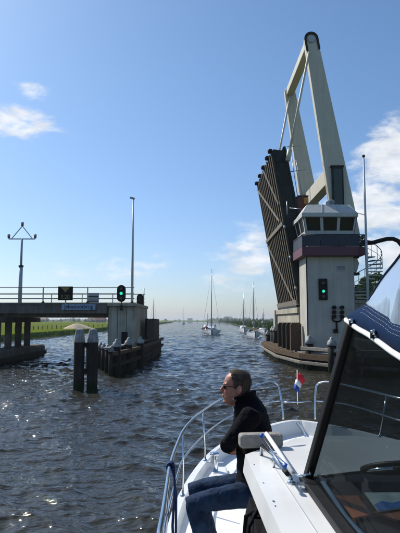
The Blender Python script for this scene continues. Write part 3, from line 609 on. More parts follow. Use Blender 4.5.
# ------------------------------------------------------------------ tower
TY = 33.0; TB = 35.4
TX0, TX1 = xx(307, 300, TY), xx(354.5, 300, TY)
def tower():
    t = thing('bridge_keepers_tower', 'grey control tower with glazed cabin and maroon band beside the raised bridge', 'control tower', (8, 34, 0))
    zb = zz(255.5, TY-.5)
    MB().bb(TX0, TX1, TY, TB, -1, zb).build('wall', render_w, t, bevel=.02)
    MB().bb(TX0-.02, TX0+.045, TY-.02, TY+.05, 1.1, zb-.05).build('corner_strip', dark_steel, t)
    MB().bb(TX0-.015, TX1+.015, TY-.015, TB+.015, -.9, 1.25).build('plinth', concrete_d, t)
    # gallery slab
    GY = TY-.55; gx0, gx1 = xx(302, 250, GY), xx(358.5, 250, GY); zb1 = zz(246.3, GY); GB = TB+.35
    MB().bb(gx0, gx1, GY, GB, zb, zb1).build('gallery_band', maroon, t, bevel=.02)
    MB().bb(gx1+.003, xx(366, 250, GY), GY+.1, GY+1.6, zb+.05, zb1-.02).build('stair_landing', maroon, t, bevel=.02)
    z2 = zz(234.6, GY)
    # navy parapet: three front panels, side panels
    xs = np.linspace(gx0, gx1, 4)
    for a, b in zip(xs, xs[1:]): MB().bb(a+.012, b-.012, GY+.02, GY+.07, zb1+.03, z2-.06).build('parapet_panel', navy, t)
    for a, b in ((GY, (GY+GB)/2), ((GY+GB)/2, GB)):
        MB().bb(gx0+.02, gx0+.07, a+.08, b-.012, zb1+.03, z2-.06).build('parapet_panel', navy, t)
    rl = MB(); rl.tube([(gx1, GY+.05, z2), (gx0+.05, GY+.05, z2), (gx0+.05, GB-.05, z2)], .05, 8); rl.build('handrail', navy, t)
    zr = zb1
    for dz in (.12, .36, .6, z2-zb1): MB().tube([(gx1, GY+.08, zr+dz), (xx(365.5, 245, GY), GY+.08, zr+dz), (xx(365.5, 245, GY), GY+1.5, zr+dz)], .035, 6).build('landing_rail', navy, t)
    for q in (359.5, 362.5, 365.5): x = xx(q, 245, GY); MB().bb(x-.03, x+.03, GY+.06, GY+.12, zr, zr+z2-zb1).build('landing_post', navy, t)
    MB().beam((xx(359, 245, GY), GY+.09, zr+.05), (xx(365, 240, GY), GY+.09, zr+.65), .04, .04).build('brace', navy, t)
    # cabin: flared frustum
    CY = TY-.05; zs = zz(234.6, CY)-.35; ze = zz(216.5, CY-.15)
    bl, br_ = xx(306.5, 234, CY), xx(353, 234, CY); tl, tr_ = xx(302.5, 217, CY-.2), xx(357.3, 217, CY-.2)
    y0b, y0t, y1b, y1t = CY, CY-.22, TB, TB+.2
    def lerpx(u, v): return (bl+(br_-bl)*u)*(1-v)+(tl+(tr_-tl)*u)*v
    def fp(u, v, off=0): return Vector((lerpx(u, v), y0b+(y0t-y0b)*v-off, zs+(ze-zs)*v))
    def sp(u, v, off=0): return Vector((bl+(tl-bl)*v-off, (y0b+(y0t-y0b)*v)*(1-u)+(y1b+(y1t-y1b)*v)*u, zs+(ze-zs)*v))
    def rp(u, v, off=0): return Vector((br_+(tr_-br_)*v+off, (y0b+(y0t-y0b)*v)*(1-u)+(y1b+(y1t-y1b)*v)*u, zs+(ze-zs)*v))
    m = MB(); m.grid([[fp(0, 0, -.06), fp(1, 0, -.06), rp(1, 0, -.06), sp(1, 0, -.06)], [fp(0, 1, -.06), fp(1, 1, -.06), rp(1, 1, -.06), sp(1, 1, -.06)]], False, True); m.build('cabin_core', black, t)
    cw = mat('cabin_white_panel', (.50, .50, .46), .5, var=.05, scale=2, streak=.25)
    def panel(fn, u0, u1, v0, v1, name, mm, o0=-.055, o1=.0):
        q = [fn(u0, v0, o0), fn(u1, v0, o0), fn(u1, v1, o0), fn(u0, v1, o0)]; k = [fn(u0, v0, o1), fn(u1, v0, o1), fn(u1, v1, o1), fn(u0, v1, o1)]
        return MB().add(q+k, [(0, 3, 2, 1), (4, 5, 6, 7), (0, 1, 5, 4), (1, 2, 6, 5), (2, 3, 7, 6), (3, 0, 4, 7)]).build(name, mm, t)
    vs = .40                                    # sill height fraction
    def side_windows(fn, us, nm='window'):
        panel(fn, 0, 1, 0, vs-.002, 'sill_panel', cw); panel(fn, 0, 1, .955, 1, 'head_panel', cw)
        for i, (a, b) in enumerate(us):
            w = panel(fn, a, b, vs, .953, 'window', winglass, -.055, -.035)
            f = MB(); e = .018; ev = .03
            for (ua, ub, va, vb) in ((a, a+e, vs, .953), (b-e, b, vs, .953), (a+e, b-e, vs, vs+ev), (a+e, b-e, .953-ev, .953)):
                q = [fn(ua, va, -.035), fn(ub, va, -.035), fn(ub, vb, -.035), fn(ua, vb, -.035)]; k = [fn(ua, va, -.008), fn(ub, va, -.008), fn(ub, vb, -.008), fn(ua, vb, -.008)]
                f.add(q+k, [(4, 5, 6, 7), (0, 1, 5, 4), (1, 2, 6, 5), (2, 3, 7, 6), (3, 0, 4, 7)])
            f.build('window_frame', dark_steel, w)
        edges = [0]+[v for ab in us for v in ab]+[1]
        for a, b in zip(edges[::2], edges[1::2]): panel(fn, a, b, vs, .953, 'mullion', cw)
    side_windows(fp, [(.045, .315), (.37, .635), (.69, .955)])
    side_windows(sp, [(.08, .48), (.54, .92)]); side_windows(rp, [(.08, .48), (.54, .92)])
    # operator's pale screen inside, seen in the middle window: stands on the sill
    # roof
    zr0, zr1, zr2 = zz(216.6, CY-.4), zz(212.6, CY-.4), zz(204.6, TY+.3)
    ring = lambda x0, x1, ya, yb, z: [(x0, ya, z), (x1, ya, z), (x1, yb, z), (x0, yb, z)]
    rx0, rx1 = xx(301.8, 213, CY-.4), xx(358, 213, CY-.4)
    m = MB(); m.grid([ring(rx0, rx1, CY-.4, TB+.4, zr0), ring(rx0, rx1, CY-.4, TB+.4, zr1)], False, True); m.add(ring(rx0, rx1, CY-.4, TB+.4, zr0), [(3, 2, 1, 0)]); m.add(ring(rx0, rx1, CY-.4, TB+.4, zr1), [(0, 1, 2, 3)]); m.build('roof_fascia', cw, t)
    tx0, tx1 = xx(307, 205, TY+.3), xx(349.5, 205, TY+.3)
    m = MB(); b_, c_ = ring(rx0+.04, rx1-.04, CY-.36, TB+.36, zr1+.003), ring(tx0, tx1, TY+.3, TB-.3, zr2); m.grid([b_, c_], False, True); m.add(c_, [(0, 1, 2, 3)]); roof = m.build('roof', cw, t)
    for f in (.36, .68): 
        a = Vector(b_[0]).lerp(Vector(b_[1]), f); b = Vector(c_[0]).lerp(Vector(c_[1]), f); MB().beam(a, b, .06, .05, up=(0, -1, .3)).build('roof_seam', grey_steel, roof)
    MB().lathe((xx(331, 203, TY+.9), TY+.9, 0), [(.2, zr2-.05), (.2, zr2+.3), (.26, zr2+.32), (.1, zr2+.45)], 10).build('roof_vent', grey_steel, roof)
    MB().bb(xx(326, 203, TY+.8), xx(329, 203, TY+.8), TY+.6, TY+.9, zr2, zr2+.28).build('roof_box', grey_steel, roof)
    # wall fittings
    a, b = P(336.3, 265.5, TY), P(345.5, 271, TY); v = MB().bb(a.x, b.x, TY-.03, TY+.01, b.z, a.z).build('vent_grille', grey_steel, t)
    for k in range(4): MB().box(((a.x+b.x)/2, TY-.04, b.z+.06+k*.07), (b.x-a.x-.06, .03, .02)).build('slat', dark_steel, v)
    x = TX1; zc = zz(263, TY+.3)
    pts = [(x, TY+.5, zz(255, TY)), (xx(358, 257, TY+.3), TY+.5, zz(256.5, TY)), (xx(360.3, 264, TY+.3), TY+.5, zc), (xx(358, 271, TY+.3), TY+.5, zz(271, TY)), (x, TY+.5, zz(273.5, TY))]
    m = MB(); m.prism(pts, (0, .5, 0)); m.build('lamp_bulge', render_w, t, bevel=.05)
    for py in (256, 273): MB().box((x+.25, TY+.75, zz(py, TY)), (.5, .6, .16)).build('bracket', dark_steel, t)
    # cabin sensor arms on left
    q = P(293, 204, TY); MB().tube([q+Vector((0, 1.2, 0)), P(301, 209, TY)], .03, 6).build('antenna_arm', galv, t); MB().tube([P(290, 197, TY)+Vector((0, 1.2, 0)), P(290, 211, TY)+Vector((0, 1.2, 0))], .035, 6).build('antenna', galv, t)
    # black curved pipe from landing
    Yp = TY+.2; pp = [(360, 245), (366, 243.3), (373, 242.6), (380, 240.6), (387, 238.9), (393, 238.8), (398, 241), (402, 246), (405, 256), (406, 275), (406.5, 310), (406.5, 352)]
    MB().tube([P(a, b, Yp) for a, b in pp], .135, 10).build('curved_pipe', black, t)
    MB().tube([P(362, 240, Yp), P(370, 241, Yp), P(376, 242, Yp)], .035, 6).build('pipe_stay', black, t)
tower()
def tower_lights():
    a, b = P(318.2, 278.8, TY), P(327.2, 300, TY); Y = TY; cx = (a.x+b.x)/2
    t = thing('signal_light', 'black rectangular signal with green lamp on the tower wall', 'traffic light', (cx, Y-.1, b.z))
    MB().bb(a.x, b.x, Y-.16, Y-.003, b.z, a.z).build('housing', black, t, bevel=.02)
    g = P(323.6, 291.2, Y-.2); disc_y((g.x, Y-.17, g.z), .085, .05).build('lamp', green_l, t)
    for py in (283, 296.5): disc_y((g.x, Y-.165, zz(py, Y)), .085, .04).build('lens', lens_off, t)
    t = thing('horn_cluster', 'fork of six round black lamps on a bracket low on the tower wall', 'lamp cluster', (xx(336, 331, Y), Y-.1, zz(334, Y)))
    for px in (333.5, 341.3):
        for py in (307.6, 312.3, 316.6):
            c = P(px, py, Y); disc_y((c.x, Y-.14, c.z), .125, .22, 14).build('lamp', black, t)
    MB().tube([P(px, py, Y)+Vector((0, -.08, 0)) for px, py in ((332, 317), (332.2, 319.8), (333.8, 321.3), (336.5, 321.8), (339.5, 321.3), (341, 319.8), (341.3, 317))], .05, 8).build('fork_pipe', black, t)
    MB().tube([P(336.3, 321.8, Y)+Vector((0, -.08, 0)), P(336.3, 329, Y)+Vector((0, -.08, 0))], .05, 8).build('stem_pipe', black, t)
    c = P(335.3, 331, Y); MB().box((c.x, Y-.1, c.z), (.26, .18, .25)).build('junction_box', black, t, bevel=.02)
tower_lights()

# slim mast by the tower
Y = 32.2; b0 = P(365.7, 245, Y); tp = P(364, 157, Y); X0 = (b0.x+tp.x)/2
t = thing('slim_mast', 'thin grey mast rising right of the tower cabin', 'mast', (X0, Y, 0))
MB().tube([(X0, Y, -1), (X0, Y, 6.5), (X0, Y, tp.z)], [.09, .075, .05], 10).build('pole', grey_steel, t); MB().lathe((X0, Y, 0), [(.09, tp.z), (.09, tp.z+.12)], 10).build('top_cap', dark_steel, t)
MB().tube([(X0, Y, zz(215, Y)), (xx(356, 214, TY), TY-.3, zz(214, TY))], .025, 6).build('bracket', galv, t); MB().tube([(X0, Y, zz(248, Y)), (xx(360, 248, TY), TY-.3, zz(248, TY))], .03, 6).build('bracket', galv, t)

def spiral_stair():
    cx, cy = xx(366.5, 270, 34.3), 34.3; z0, z1 = 4.25, zz(248, TY); t = thing('spiral_stair', 'grey steel spiral stair climbing to the tower gallery', 'spiral stair', (cx, cy, z0))
    MB().tube([(cx, cy, 3.2), (cx, cy, z1+.9)], .07, 10).build('centre_pole', galv, t); n = 15; r = .98; out = []; a0 = R(200)
    for k in range(n):
        a = a0-k*R(24); z = z0+(z1-z0)*(k+.5)/n; d = Vector((math.cos(a), math.sin(a), 0)); s = Vector((-d.y, d.x, 0)); c = Vector((cx, cy, z))
        MB().prism([c+d*.07-s*.05, c+d*r-s*.24, c+d*r+s*.24, c+d*.07+s*.05], (0, 0, .06)).build('tread', galv, t)
        MB().tube([c+d*r, c+d*r+Vector((0, 0, .95))], .018, 5).build('baluster', galv, t); out.append(c+d*r+Vector((0, 0, .95)))
    out.append(out[-1]+Vector((-.4, -.3, .15))); MB().tube(out, .028, 6).build('handrail', galv, t); MB().tube([p-Vector((0, 0, .5)) for p in out], .015, 5).build('mid_rail', galv, t)
spiral_stair()

def right_abutment():
    t = thing('channel_abutment', 'concrete abutment under the foot of the raised bridge leaf', 'abutment', (8, 41, 0)); zt = zz(307.5, 36)
    MB().bb(6.62, 9.4, TB+.5, 46.6, -1, 3.45).build('wall', concrete, t, bevel=.03)
    MB().bb(6.50, 9.4, TB+.42, 46.8, 3.453, zt).build('bearing_shelf', concrete, t, bevel=.03)
    MB().bb(6.40, 6.618, 45.9, 46.75, -1, zt).build('corner_pillar', render_w, t, bevel=.02)
    t = thing('approach_span', 'grey concrete road approach behind the tower on the right bank', 'bridge', (16, 41, 0))
    MB().bb(9.6, 26, 36, 45.5, -1, 4.1).build('wall', concrete, t, bevel=.03); MB().bb(9.6, 26, 35.9, 45.6, 4.103, 4.35).build('deck_edge', concrete, t, bevel=.02); MB().bb(9.6, 26, 36.4, 45.1, 4.353, 4.38).build('road_surface', asphalt, t)
    for k in range(9): MB().box((9.8+k*2, 36.1, 4.85), (.06, .06, 1.0)).build('rail_post', galv, t)
    for z in (4.7, 5.0, 5.35): MB().tube([(9.7, 36.1, z), (26, 36.1, z)], .03, 6).build('rail', galv, t)
right_abutment()

# ------------------------------------------------------------------ raised leaf
def leaf():
    H = Vector((6.62, 0, zz(304, 36))); T = P(271, 153, 36); T.y = 0
    u = (T-H); Lf = u.length; u.normalize(); n = Vector((u.z, 0, -u.x))         # n points right, away from channel
    t = thing('raised_bridge_leaf', 'raised bridge leaf showing its ribbed steel underside to the canal', 'drawbridge leaf', (H.x, 40.5, H.z))
    def at(s, Y, d=0): return Vector((H.x, Y, H.z))+u*s+n*d
    Y0, Y1 = 36.0, 45.0
    # deck plate
    m = MB(); m.add([at(0, Y0+.05, .72), at(0, Y1, .72), at(Lf, Y1, .72), at(Lf, Y0+.05, .72), at(0, Y0+.05, .9), at(0, Y1, .9), at(Lf, Y1, .9), at(Lf, Y0+.05, .9)], [(0, 1, 2, 3), (7, 6, 5, 4), (0, 4, 5, 1), (1, 5, 6, 2), (2, 6, 7, 3), (3, 7, 4, 0)]); m.build('deck_plate', dark_steel, t)
    NS = 12
    for k in range(NS):
        Y = Y0+.12+(Y1-Y0-.24)*k/(NS-1)
        b = at(0, Y, .36); e = at(Lf+.1, Y, .36); MB().beam(b, e, .04, .70, up=n).build('stringer', dark_steel, t)
        fl = MB().beam(at(0, Y, .0), at(Lf+.12, Y, .0), .22, .045, up=n); fl.build('stringer_flange', flange, t)
        if k in (0, 2, 5, 8, 11): MB().lathe(at(Lf+.16, Y, -.02), [(.15, -.14), (.18, -.08), (.18, .08), (.15, .14)], 10).build('end_buffer', black, t)
    # side girder plate facing the camera
    g = MB(); q = [at(-.1, Y0-.06, .02), at(-.1, Y0-.06, 1.12), at(Lf*.52, Y0-.06, 1.16), at(Lf+.3, Y0-.06, 1.06), at(Lf+.3, Y0-.06, .9), at(Lf+.05, Y0-.06, .75), at(Lf+.22, Y0-.06, .2), at(Lf, Y0-.06, .02)]
    g.prism(q, (0, .1, 0)); g.build('side_girder', dark_steel, t)
    for d in (.1, 1.02): MB().beam(at(0, Y0-.1, d), at(Lf+.1, Y0-.1, d), .06, .1, up=n).build('girder_flange', dark_steel, t)
    for f in (.2, .4, .6, .8, .93): MB().beam(at(Lf*f, Y0-.09, .16), at(Lf*f, Y0-.09, .96), .05, .05, up=u).build('girder_stiffener', dark_steel, t)
    for s, w in ((.12, .35), (Lf*.53, .26)):
        MB().beam(at(s, Y0-.02, -.07), at(s, Y1, -.07), w, .09, up=n).build('cross_beam', mat('pale_brace_paint', (.20, .17, .13), .7, var=.3, scale=3, streak=.6), t)
    for (s0, a, s1, b) in ((Lf*.96, .98, Lf*.56, .12), (Lf*.99, .45, Lf*.66, .03), (Lf*.50, .97, .2, .12)):
        MB().beam(at(s0, Y0+(Y1-Y0)*a, -.075), at(s1, Y0+(Y1-Y0)*b, -.075), .16, .06, up=n).build('diagonal_brace', mat('pale_brace_paint', (.20, .17, .13), .7, var=.3, scale=3, streak=.6), t)
    for f in (.5, .3, .1): MB().ell(at(Lf*f*1.0, Y0-.1, .0), (.1, .1, .14), 8, 6).build('edge_knob', galv, t)
    e = MB().bb(H.x-.1, H.x+1.2, 36.2, 44.8, H.z-.28, H.z-.02); e.build('hinge_beam', dark_steel, t)
    for k in range(4): MB().lathe((H.x+.1, 36.7+k*2.5, H.z-.2), [(.17, -.2), (.17, .2)], 12, True, 'Y').build('hinge_bearing', whitetrim if k < 2 else galv, t)
    return at, Lf
leaf_at, LF = leaf()

def balance():
    NY, FY = 35.9, 45.0
    A = P(310.5, 41, NY); A2 = P(289.5, 93, FY)
    tn = thing('balance_frame', 'tall white balance arms of the drawbridge tipped up against the sky', 'drawbridge balance frame', (9, 40, 8))
    B = P(341, 205, NY)
    d = (A-B).normalized(); s = Vector((d.z, 0, -d.x))
    def arm(A, B, Y, wt, wb, name):
        d = (A-B).normalized(); s = Vector((d.z, 0, -d.x)); pts = []
        for p, w in ((B-d*3.2, wb*1.05), (B, wb)): pts.append(p-s*w/2)
        pts.append(A-s*wt/2)
        for k in range(1, 8): a = math.pi*k/8; pts.append(A-s*math.cos(a)*wt/2+d*math.sin(a)*wt/2)
        pts.append(A+s*wt/2); pts.append(B+s*wb/2); pts.append(B-d*3.2+s*wb*.525)
        m = MB().prism([Vector((p.x, Y-.25, p.z)) for p in pts], (0, .5, 0)); return m.build('balance_arm', white_steel, tn, bevel=.03), pts, d, s
    off = A2.x-A.x
    a1, pts, d, s = arm(A, B, NY, .92, 1.62, 'n')
    Bf = Vector((B.x+off, FY, B.z)); arm(A2, Bf, FY, .92, 1.62, 'f')
    # dark rounded head with pale disc
    hd = []
    for k in range(11): a = math.pi*k/10; hd.append(A-s*math.cos(a)*.5+d*(.02+math.sin(a)*.52))
    hd += [A+s*.5-d*.8, A+s*.36-d*.85, A+s*.34]
    for k in range(1, 8): a = math.pi*k/8; hd.append(A+s*math.cos(a)*.34+d*math.sin(a)*.34)
    hd += [A-s*.34, A-s*.36-d*.85, A-s*.5-d*.8]
    MB().prism([Vector((p.x, NY-.31, p.z)) for p in hd], (0, .05, 0)).build('head_plate', dark_steel, a1)
    disc_y((A.x, NY-.30, A.z-.02), .26, .08).build('pivot_disc', grey_steel, a1)
    # cross members between the arms
    MB().beam(A+Vector((0, .26, -.0)), Vector((A2.x, FY-.26, A2.z)), .62, .62).build('cross_beam', white_steel, tn, bevel=.03)
    Cn = P(322, 174, NY); pz = (Cn-B).dot(d); Cc = B+d*pz
    cb = Vector((Bf.x, FY, B.z))+d*pz
    MB().beam(Cc+Vector((0, .26, 0)), cb-Vector((0, .26, 0)), .75, 1.15).build('cross_beam', white_steel, tn, bevel=.03)
    # counterweight box low between arms
    cwt = B-d*2.6; MB().beam(cwt+Vector((0, .3, 0)), Vector((cwt.x+off, FY-.3, cwt.z)), 1.2, 1.4).build('counterweight', dark_steel, tn)
    # hanger rods
    p0 = P(309, 52, NY-.35); p1 = leaf_at(LF*.93, NY-.25, 1.0); MB().tube([p0, p1], .085, 10).build('hanger_rod', white_steel, tn); MB().tube([p1-(p0-p1).normalized()*.1, p1+(p0-p1).normalized()*.7], .17, 10).build('rod_end', white_steel, tn)
    q0 = Vector((A2.x, FY-.35, A2.z-.3)); q1 = leaf_at(LF*.93, FY-.3, 1.1); MB().tube([q0, q1], .085, 10).build('hanger_rod', white_steel, tn)
    # thin stays with rungs beside the side girder
    for (a, b, c, e) in ((291.5, 157, 298, 200), (296, 160, 303, 200)): MB().tube([P(a, b, 37.5), P(c, e, 37.5)], .025, 6).build('stay_cable', galv, tn)
    for (a, b, c, e) in ((286.5, 146.5, 301, 145.8), (291, 171.5, 306, 169.5)): MB().tube([P(a, b, 37), P(c, e, 37)], .03, 6).build('spacer_rod', galv, tn)
    # portal posts
    for Yp, lab in ((35.62, 'dark steel portal post in front of the near balance arm'), (45.6, 'far steel portal post carrying the far balance arm')):
        dx = 0 if Yp < 40 else off
        a, b = xx(331.5, 185, 35.6)+dx, xx(343, 185, 35.6)+dx; zt = zz(167.5, 35.6)
        t = thing('portal_post', lab, 'bridge post', ((a+b)/2, Yp, 4), 'portal posts')
        MB().bb(a, b, Yp-.2, Yp+.0, 4.0, zt).build('post', dark_steel, t, bevel=.03)
        MB().bb(a-.06, b+.05, Yp-.24, Yp+.02, zt, zt+.1).build('post_cap', dark_steel, t); MB().bb(a+.12, b-.12, Yp-.215, Yp-.18, 9.6, zt-.15).build('post_panel', mat('green_panel', (.035, .05, .045), .5), t)
    # machinery box
    Yb = 40; a, b = P(298, 196.5, Yb), P(308, 212, Yb); t = thing('machinery_box', 'dark rusty machinery box with ochre panel left above the cabin roof', 'machinery box', ((a.x+b.x)/2, Yb, 4))
    MB().bb(a.x, b.x, Yb, Yb+.8, b.z, a.z).build('housing', rust, t, bevel=.03); MB().bb(xx(303.5, 200, Yb), b.x+.04, Yb-.06, Yb-.002, zz(204, Yb), a.z-.1).build('ochre_panel', ochre, t)
    MB().bb(a.x-.06, b.x+.06, Yb-.05, Yb+.85, a.z+.002, a.z+.08).build('lid', dark_steel, t); MB().bb(a.x+.4, b.x-.4, Yb+.2, Yb+.6, 4, b.z-.003).build('support', dark_steel, t)
balance()

# ------------------------------------------------------------------ sailing boats
boat_w = mat('boat_white', (.72, .73, .72), .35, var=.05); boat_d = mat('boat_dark_hull', (.05, .045, .05), .4, var=.1); spar = mat('varnished_spar', (.26, .16, .07), .4, var=.15); alu = mat('alloy_spar', (.42, .43, .45), .4, metal=.5)
sailm = mat('furled_sail', (.62, .58, .50), .8, var=.1)
def sailboat(label, px, py, Y, L, Bm, mast, hullm, sparm, cat='sailing boat', rz=0, cabin=.9, sway=0):
    x = xx(px, py, Y); t = thing('sailing_boat', label, cat, (x, Y, 0), 'sailing boats on the canal'); N = 12
    def half(s): return Bm/2*(math.sin(min(1, s*1.5+.02)*math.pi/2)**.8)*(1-.25*max(0, s-.6)/.4)    # s 0 bow .. 1 stern
    def sheer(s): return .75+.45*(1-s)**2
    rows = []
    for i in range(N+1):
        s = i/N; y = Y-L/2+L*s; h = half(s); z = sheer(s)
        rows.append([(x-h, y, z), (x-h*.93, y+.0, z*.5), (x-h*.62, y+.1, -.15), (x, y+.15, -.35), (x+h*.62, y+.1, -.15), (x+h*.93, y, z*.5), (x+h, y, z)])
    m = MB(); m.grid(rows, True); m.add(rows[-1], [tuple(range(7))]); m.build('hull', hullm, t)
    m = MB(); m.grid([[Vector(r[0])+Vector((.03, 0, -.08)), Vector(r[-1])+Vector((-.03, 0, -.08))] for r in rows], False); m.build('deck', boat_w if hullm is not boat_w else spar, t)
    for sgn in (0, -1): MB().tube([Vector(r[sgn]) for r in rows], .05, 6).build('rubbing_strake', boat_w, t)
    c = MB(); ch = cabin; y0, y1 = Y-L*.18, Y+L*.2; w0, w1 = Bm*.26, Bm*.32
    c.grid([[(x-w0, y0, .8), (x-w1, y1, .75), (x+w1, y1, .75), (x+w0, y0, .8)], [(x-w0*.85, y0+.3, .8+ch*.7), (x-w1*.85, y1, .75+ch), (x+w1*.85, y1, .75+ch), (x+w0*.85, y0+.3, .8+ch*.7)]], False, True); v = c.v[4:8]; c.add(v, [(0, 1, 2, 3)]); cb = c.build('cabin', boat_w, t, bevel=.04)
    for sx in (-1, 1): MB().bb(x+sx*w0*.45-.2, x+sx*w0*.45+.2, y0+.1, y0+.22, 1.0, 1.0+ch*.32).build('window', winglass, cb)
    zm = mast; ym = Y-L*.1
    MB().tube([(x, ym, .8), (x+sway*.3, ym, zm*.6), (x+sway, ym+.1, zm)], [.105, .09, .06], 8).build('mast', sparm, t)
    MB().tube([(x, ym+.1, 2.3), (x+.1, Y+L*.42, 2.35)], .07, 8).build('boom', sparm, t)
    MB().tube([(x, ym+.2, 2.5), (x+.05, Y+.1, 2.6), (x+.1, Y+L*.38, 2.5)], [.28, .22, .12], 8).build('furled_sail', sailm, t)
    tops = (x+sway*.9, ym, zm*.93)
    for e in ((x-Bm*.47, Y, .85), (x+Bm*.47, Y, .85), (x, Y-L/2+.1, 1.2), (x, Y+L/2-.1, .8)): MB().tube([tops, e], .014 if Y < 100 else .02, 4).build('stay', galv, t)
    MB().tube([(x-.5, Y-L*.45, 1.15), (x-.5, Y-L*.45, 1.75), (x, Y-L*.5, 1.85), (x+.5, Y-L*.45, 1.75), (x+.5, Y-L*.45, 1.15)], .03, 6).build('pulpit', steel, t)
    # bow wave, broken water
    return x
def bow_wave(x, Y, w, label):
    g = np.random.default_rng(int(Y)); n = 110; a = g.random(n)**1.5; sx = g.choice([-1, 1], n)
    C = np.stack([x+sx*(w*.12+a*w*.42)+g.normal(size=n)*.1, Y-.6+a*3.0+g.normal(size=n)*.3, np.abs(g.normal(size=n))*.06+.03], 1); s = g.uniform(.08, .2, n)
    V, Fq = leaf_quads(C, s); o = npmesh('bow_wave', V, Fq, mat('foam', (.75, .76, .76), .8)); o['kind'] = 'stuff'
xb = sailboat('largest sailing boat, wooden masted, motoring towards the bridge mid channel', 211.3, 333, 112, 11, 4.1, zz(268.5, 110), boat_w, spar, sway=.1); bow_wave(xb, 107.5, 4.3, '')
sailboat('dark hulled boat following just behind the largest sailing boat', 207.5, 328, 150, 10, 3.6, zz(313.5, 150), boat_d, spar)
xs_ = sailboat('small white sloop in the middle distance right of the channel', 243.3, 333, 128, 7, 2.2, zz(293.5, 128), boat_w, alu, sway=.15); bow_wave(xs_, 125, 2.4, '')
xd = sailboat('low sailing dinghy with crew, near the right bank', 253.5, 338, 90, 6.5, 2.3, zz(282, 90), boat_w, alu, cabin=.35); bow_wave(xd, 87, 2.4, '')
sailboat('tiny distant sailing boat left of centre on the canal', 183.2, 323, 420, 9, 3, zz(305, 420), boat_w, alu)
sailboat('moored boat with only its thin mast over the left guide wall', 153.6, 330, 170, 8, 2.6, zz(295.5, 170), boat_w, alu)
xm = sailboat('white day boat moored at the right bank behind the jetty posts', 263, 333, 118, 7, 2.4, zz(309, 118), boat_w, spar, cabin=.5)

def loft(mb, pts, rad, n=12, side=(0, 1, 0)):        # elliptical rings; rad (along side, across)
    rows = []; pts = [Vector(p) for p in pts]; m = len(pts); S = Vector(side)
    for i, p in enumerate(pts):
        d = (pts[min(i+1, m-1)]-pts[max(i-1, 0)]).normalized(); a = (S-d*S.dot(d)).normalized(); b = d.cross(a)
        r1, r2 = rad[i] if isinstance(rad[i], tuple) else (rad[i], rad[i]); rows.append([p+a*r1*math.cos(2*math.pi*k/n)+b*r2*math.sin(2*math.pi*k/n) for k in range(n)])
    o = len(mb.v); mb.grid(rows, True, True); mb.f += [tuple(o+k for k in reversed(range(n))), tuple(o+(m-1)*n+k for k in range(n))]; mb.sm += [True, True]
def remesh(o, vox, it=3, fac=.5):
    r = o.modifiers.new('remesh', 'REMESH'); r.mode = 'VOXEL'; r.voxel_size = vox; r.use_smooth_shade = True
    s = o.modifiers.new('smooth', 'SMOOTH'); s.factor = fac; s.iterations = it

def crew(x, y, z, label, coat, face=0):
    t = thing('person', label, 'person', (x, y, z), 'crew on the sailing boats'); m = MB(); V_ = Vector
    b = V_((x, y, z)); loft(m, [b+V_((0, 0, .0)), b+V_((0, 0, .2)), b+V_((0, 0, .42)), b+V_((0, 0, .52)), b+V_((0, 0, .56))], [(.16, .12), (.17, .12), (.2, .12), (.12, .08), (.05, .05)], 10, (1, 0, 0))
    for s in (-1, 1):
        loft(m, [b+V_((s*.2, 0, .48)), b+V_((s*.27, -.05, .22)), b+V_((s*.14, -.28, .16))], [.055, .045, .035], 8, (1, 0, 0)); loft(m, [b+V_((s*.09, 0, .05)), b+V_((s*.12, -.42, .08)), b+V_((s*.12, -.45, -.36))], [.085, .065, .045], 8, (1, 0, 0))
    o = m.build('clothed_body', coat, t); remesh(o, .03, 2)
    h = MB(); h.ell(b+V_((0, -.02, .72)), (.085, .1, .125), 10, 8); h.tube([b+V_((0, 0, .52)), b+V_((0, 0, .66))], .055, 8); h.build('head', skin_m, t)
    q = MB(); q.ell(b+V_((0, .015, .75)), (.092, .1, .115), 10, 8); q.build('hair', hair_m, t)
dk = mat('dark_jacket', (.03, .03, .04), .9); rd = mat('red_jacket', (.35, .05, .04), .9); lt = mat('pale_jacket', (.5, .5, .48), .9)
crew(xd-.55, 89.3, .8, 'crew member in dark jacket sitting forward in the low dinghy', dk); crew(xd+.55, 90.3, .8, 'crew member in pale jacket sitting on the right side of the dinghy', lt); crew(xd+.1, 92, .8, 'crew member in dark clothes steering the dinghy', dk)
crew(xb+.9, 115.5, 1.3, 'helmsman in dark jacket at the stern of the largest sailing boat', dk); crew(xb-1.0, 108.6, 1.15, 'crew member in red jacket on the foredeck of the largest sailing boat', rd); crew(xs_+.3, 129.5, .9, 'sailor in pale jacket on the small white sloop', lt)

# ------------------------------------------------------------------ own boat
XC = 1.52
EDGE = [(-3.5, -.12), (-2, -.22), (0, -.30), (3, -.33), (4.2, -.29), (5.3, -.21), (6.4, -.0), (7.2, .27), (7.8, .62), (8.3, 1.02), (8.6, 1.33), (8.68, 1.52)]
def edge_pts(off=0, z=None):
    P_ = [Vector((x+off*(1 if y < 7 else .8), y-(off*.8 if y > 7.5 else 0), 0)) for y, x in EDGE]; port = P_; star = [Vector((2*XC-p.x, p.y, 0)) for p in reversed(P_[:-1])]; return port+star
def dense(pts, k=4):
    out = []; n = len(pts)
    for i in range(n-1):
        p0, p1, p2, p3 = pts[max(i-1, 0)], pts[i], pts[i+1], pts[min(i+2, n-1)]
        for j in range(k):
            t_ = j/k; out.append(.5*((2*p1)+(-p0+p2)*t_+(2*p0-5*p1+4*p2-p3)*t_**2+(-p0+3*p1-3*p2+p3)*t_**3))
    out.append(pts[-1]); return out
DZ = 1.22
def sheerz(y): return 1.30+.12*max(0, min(1, (y-4.5)/4))
CR = 2.2      # coachroof height
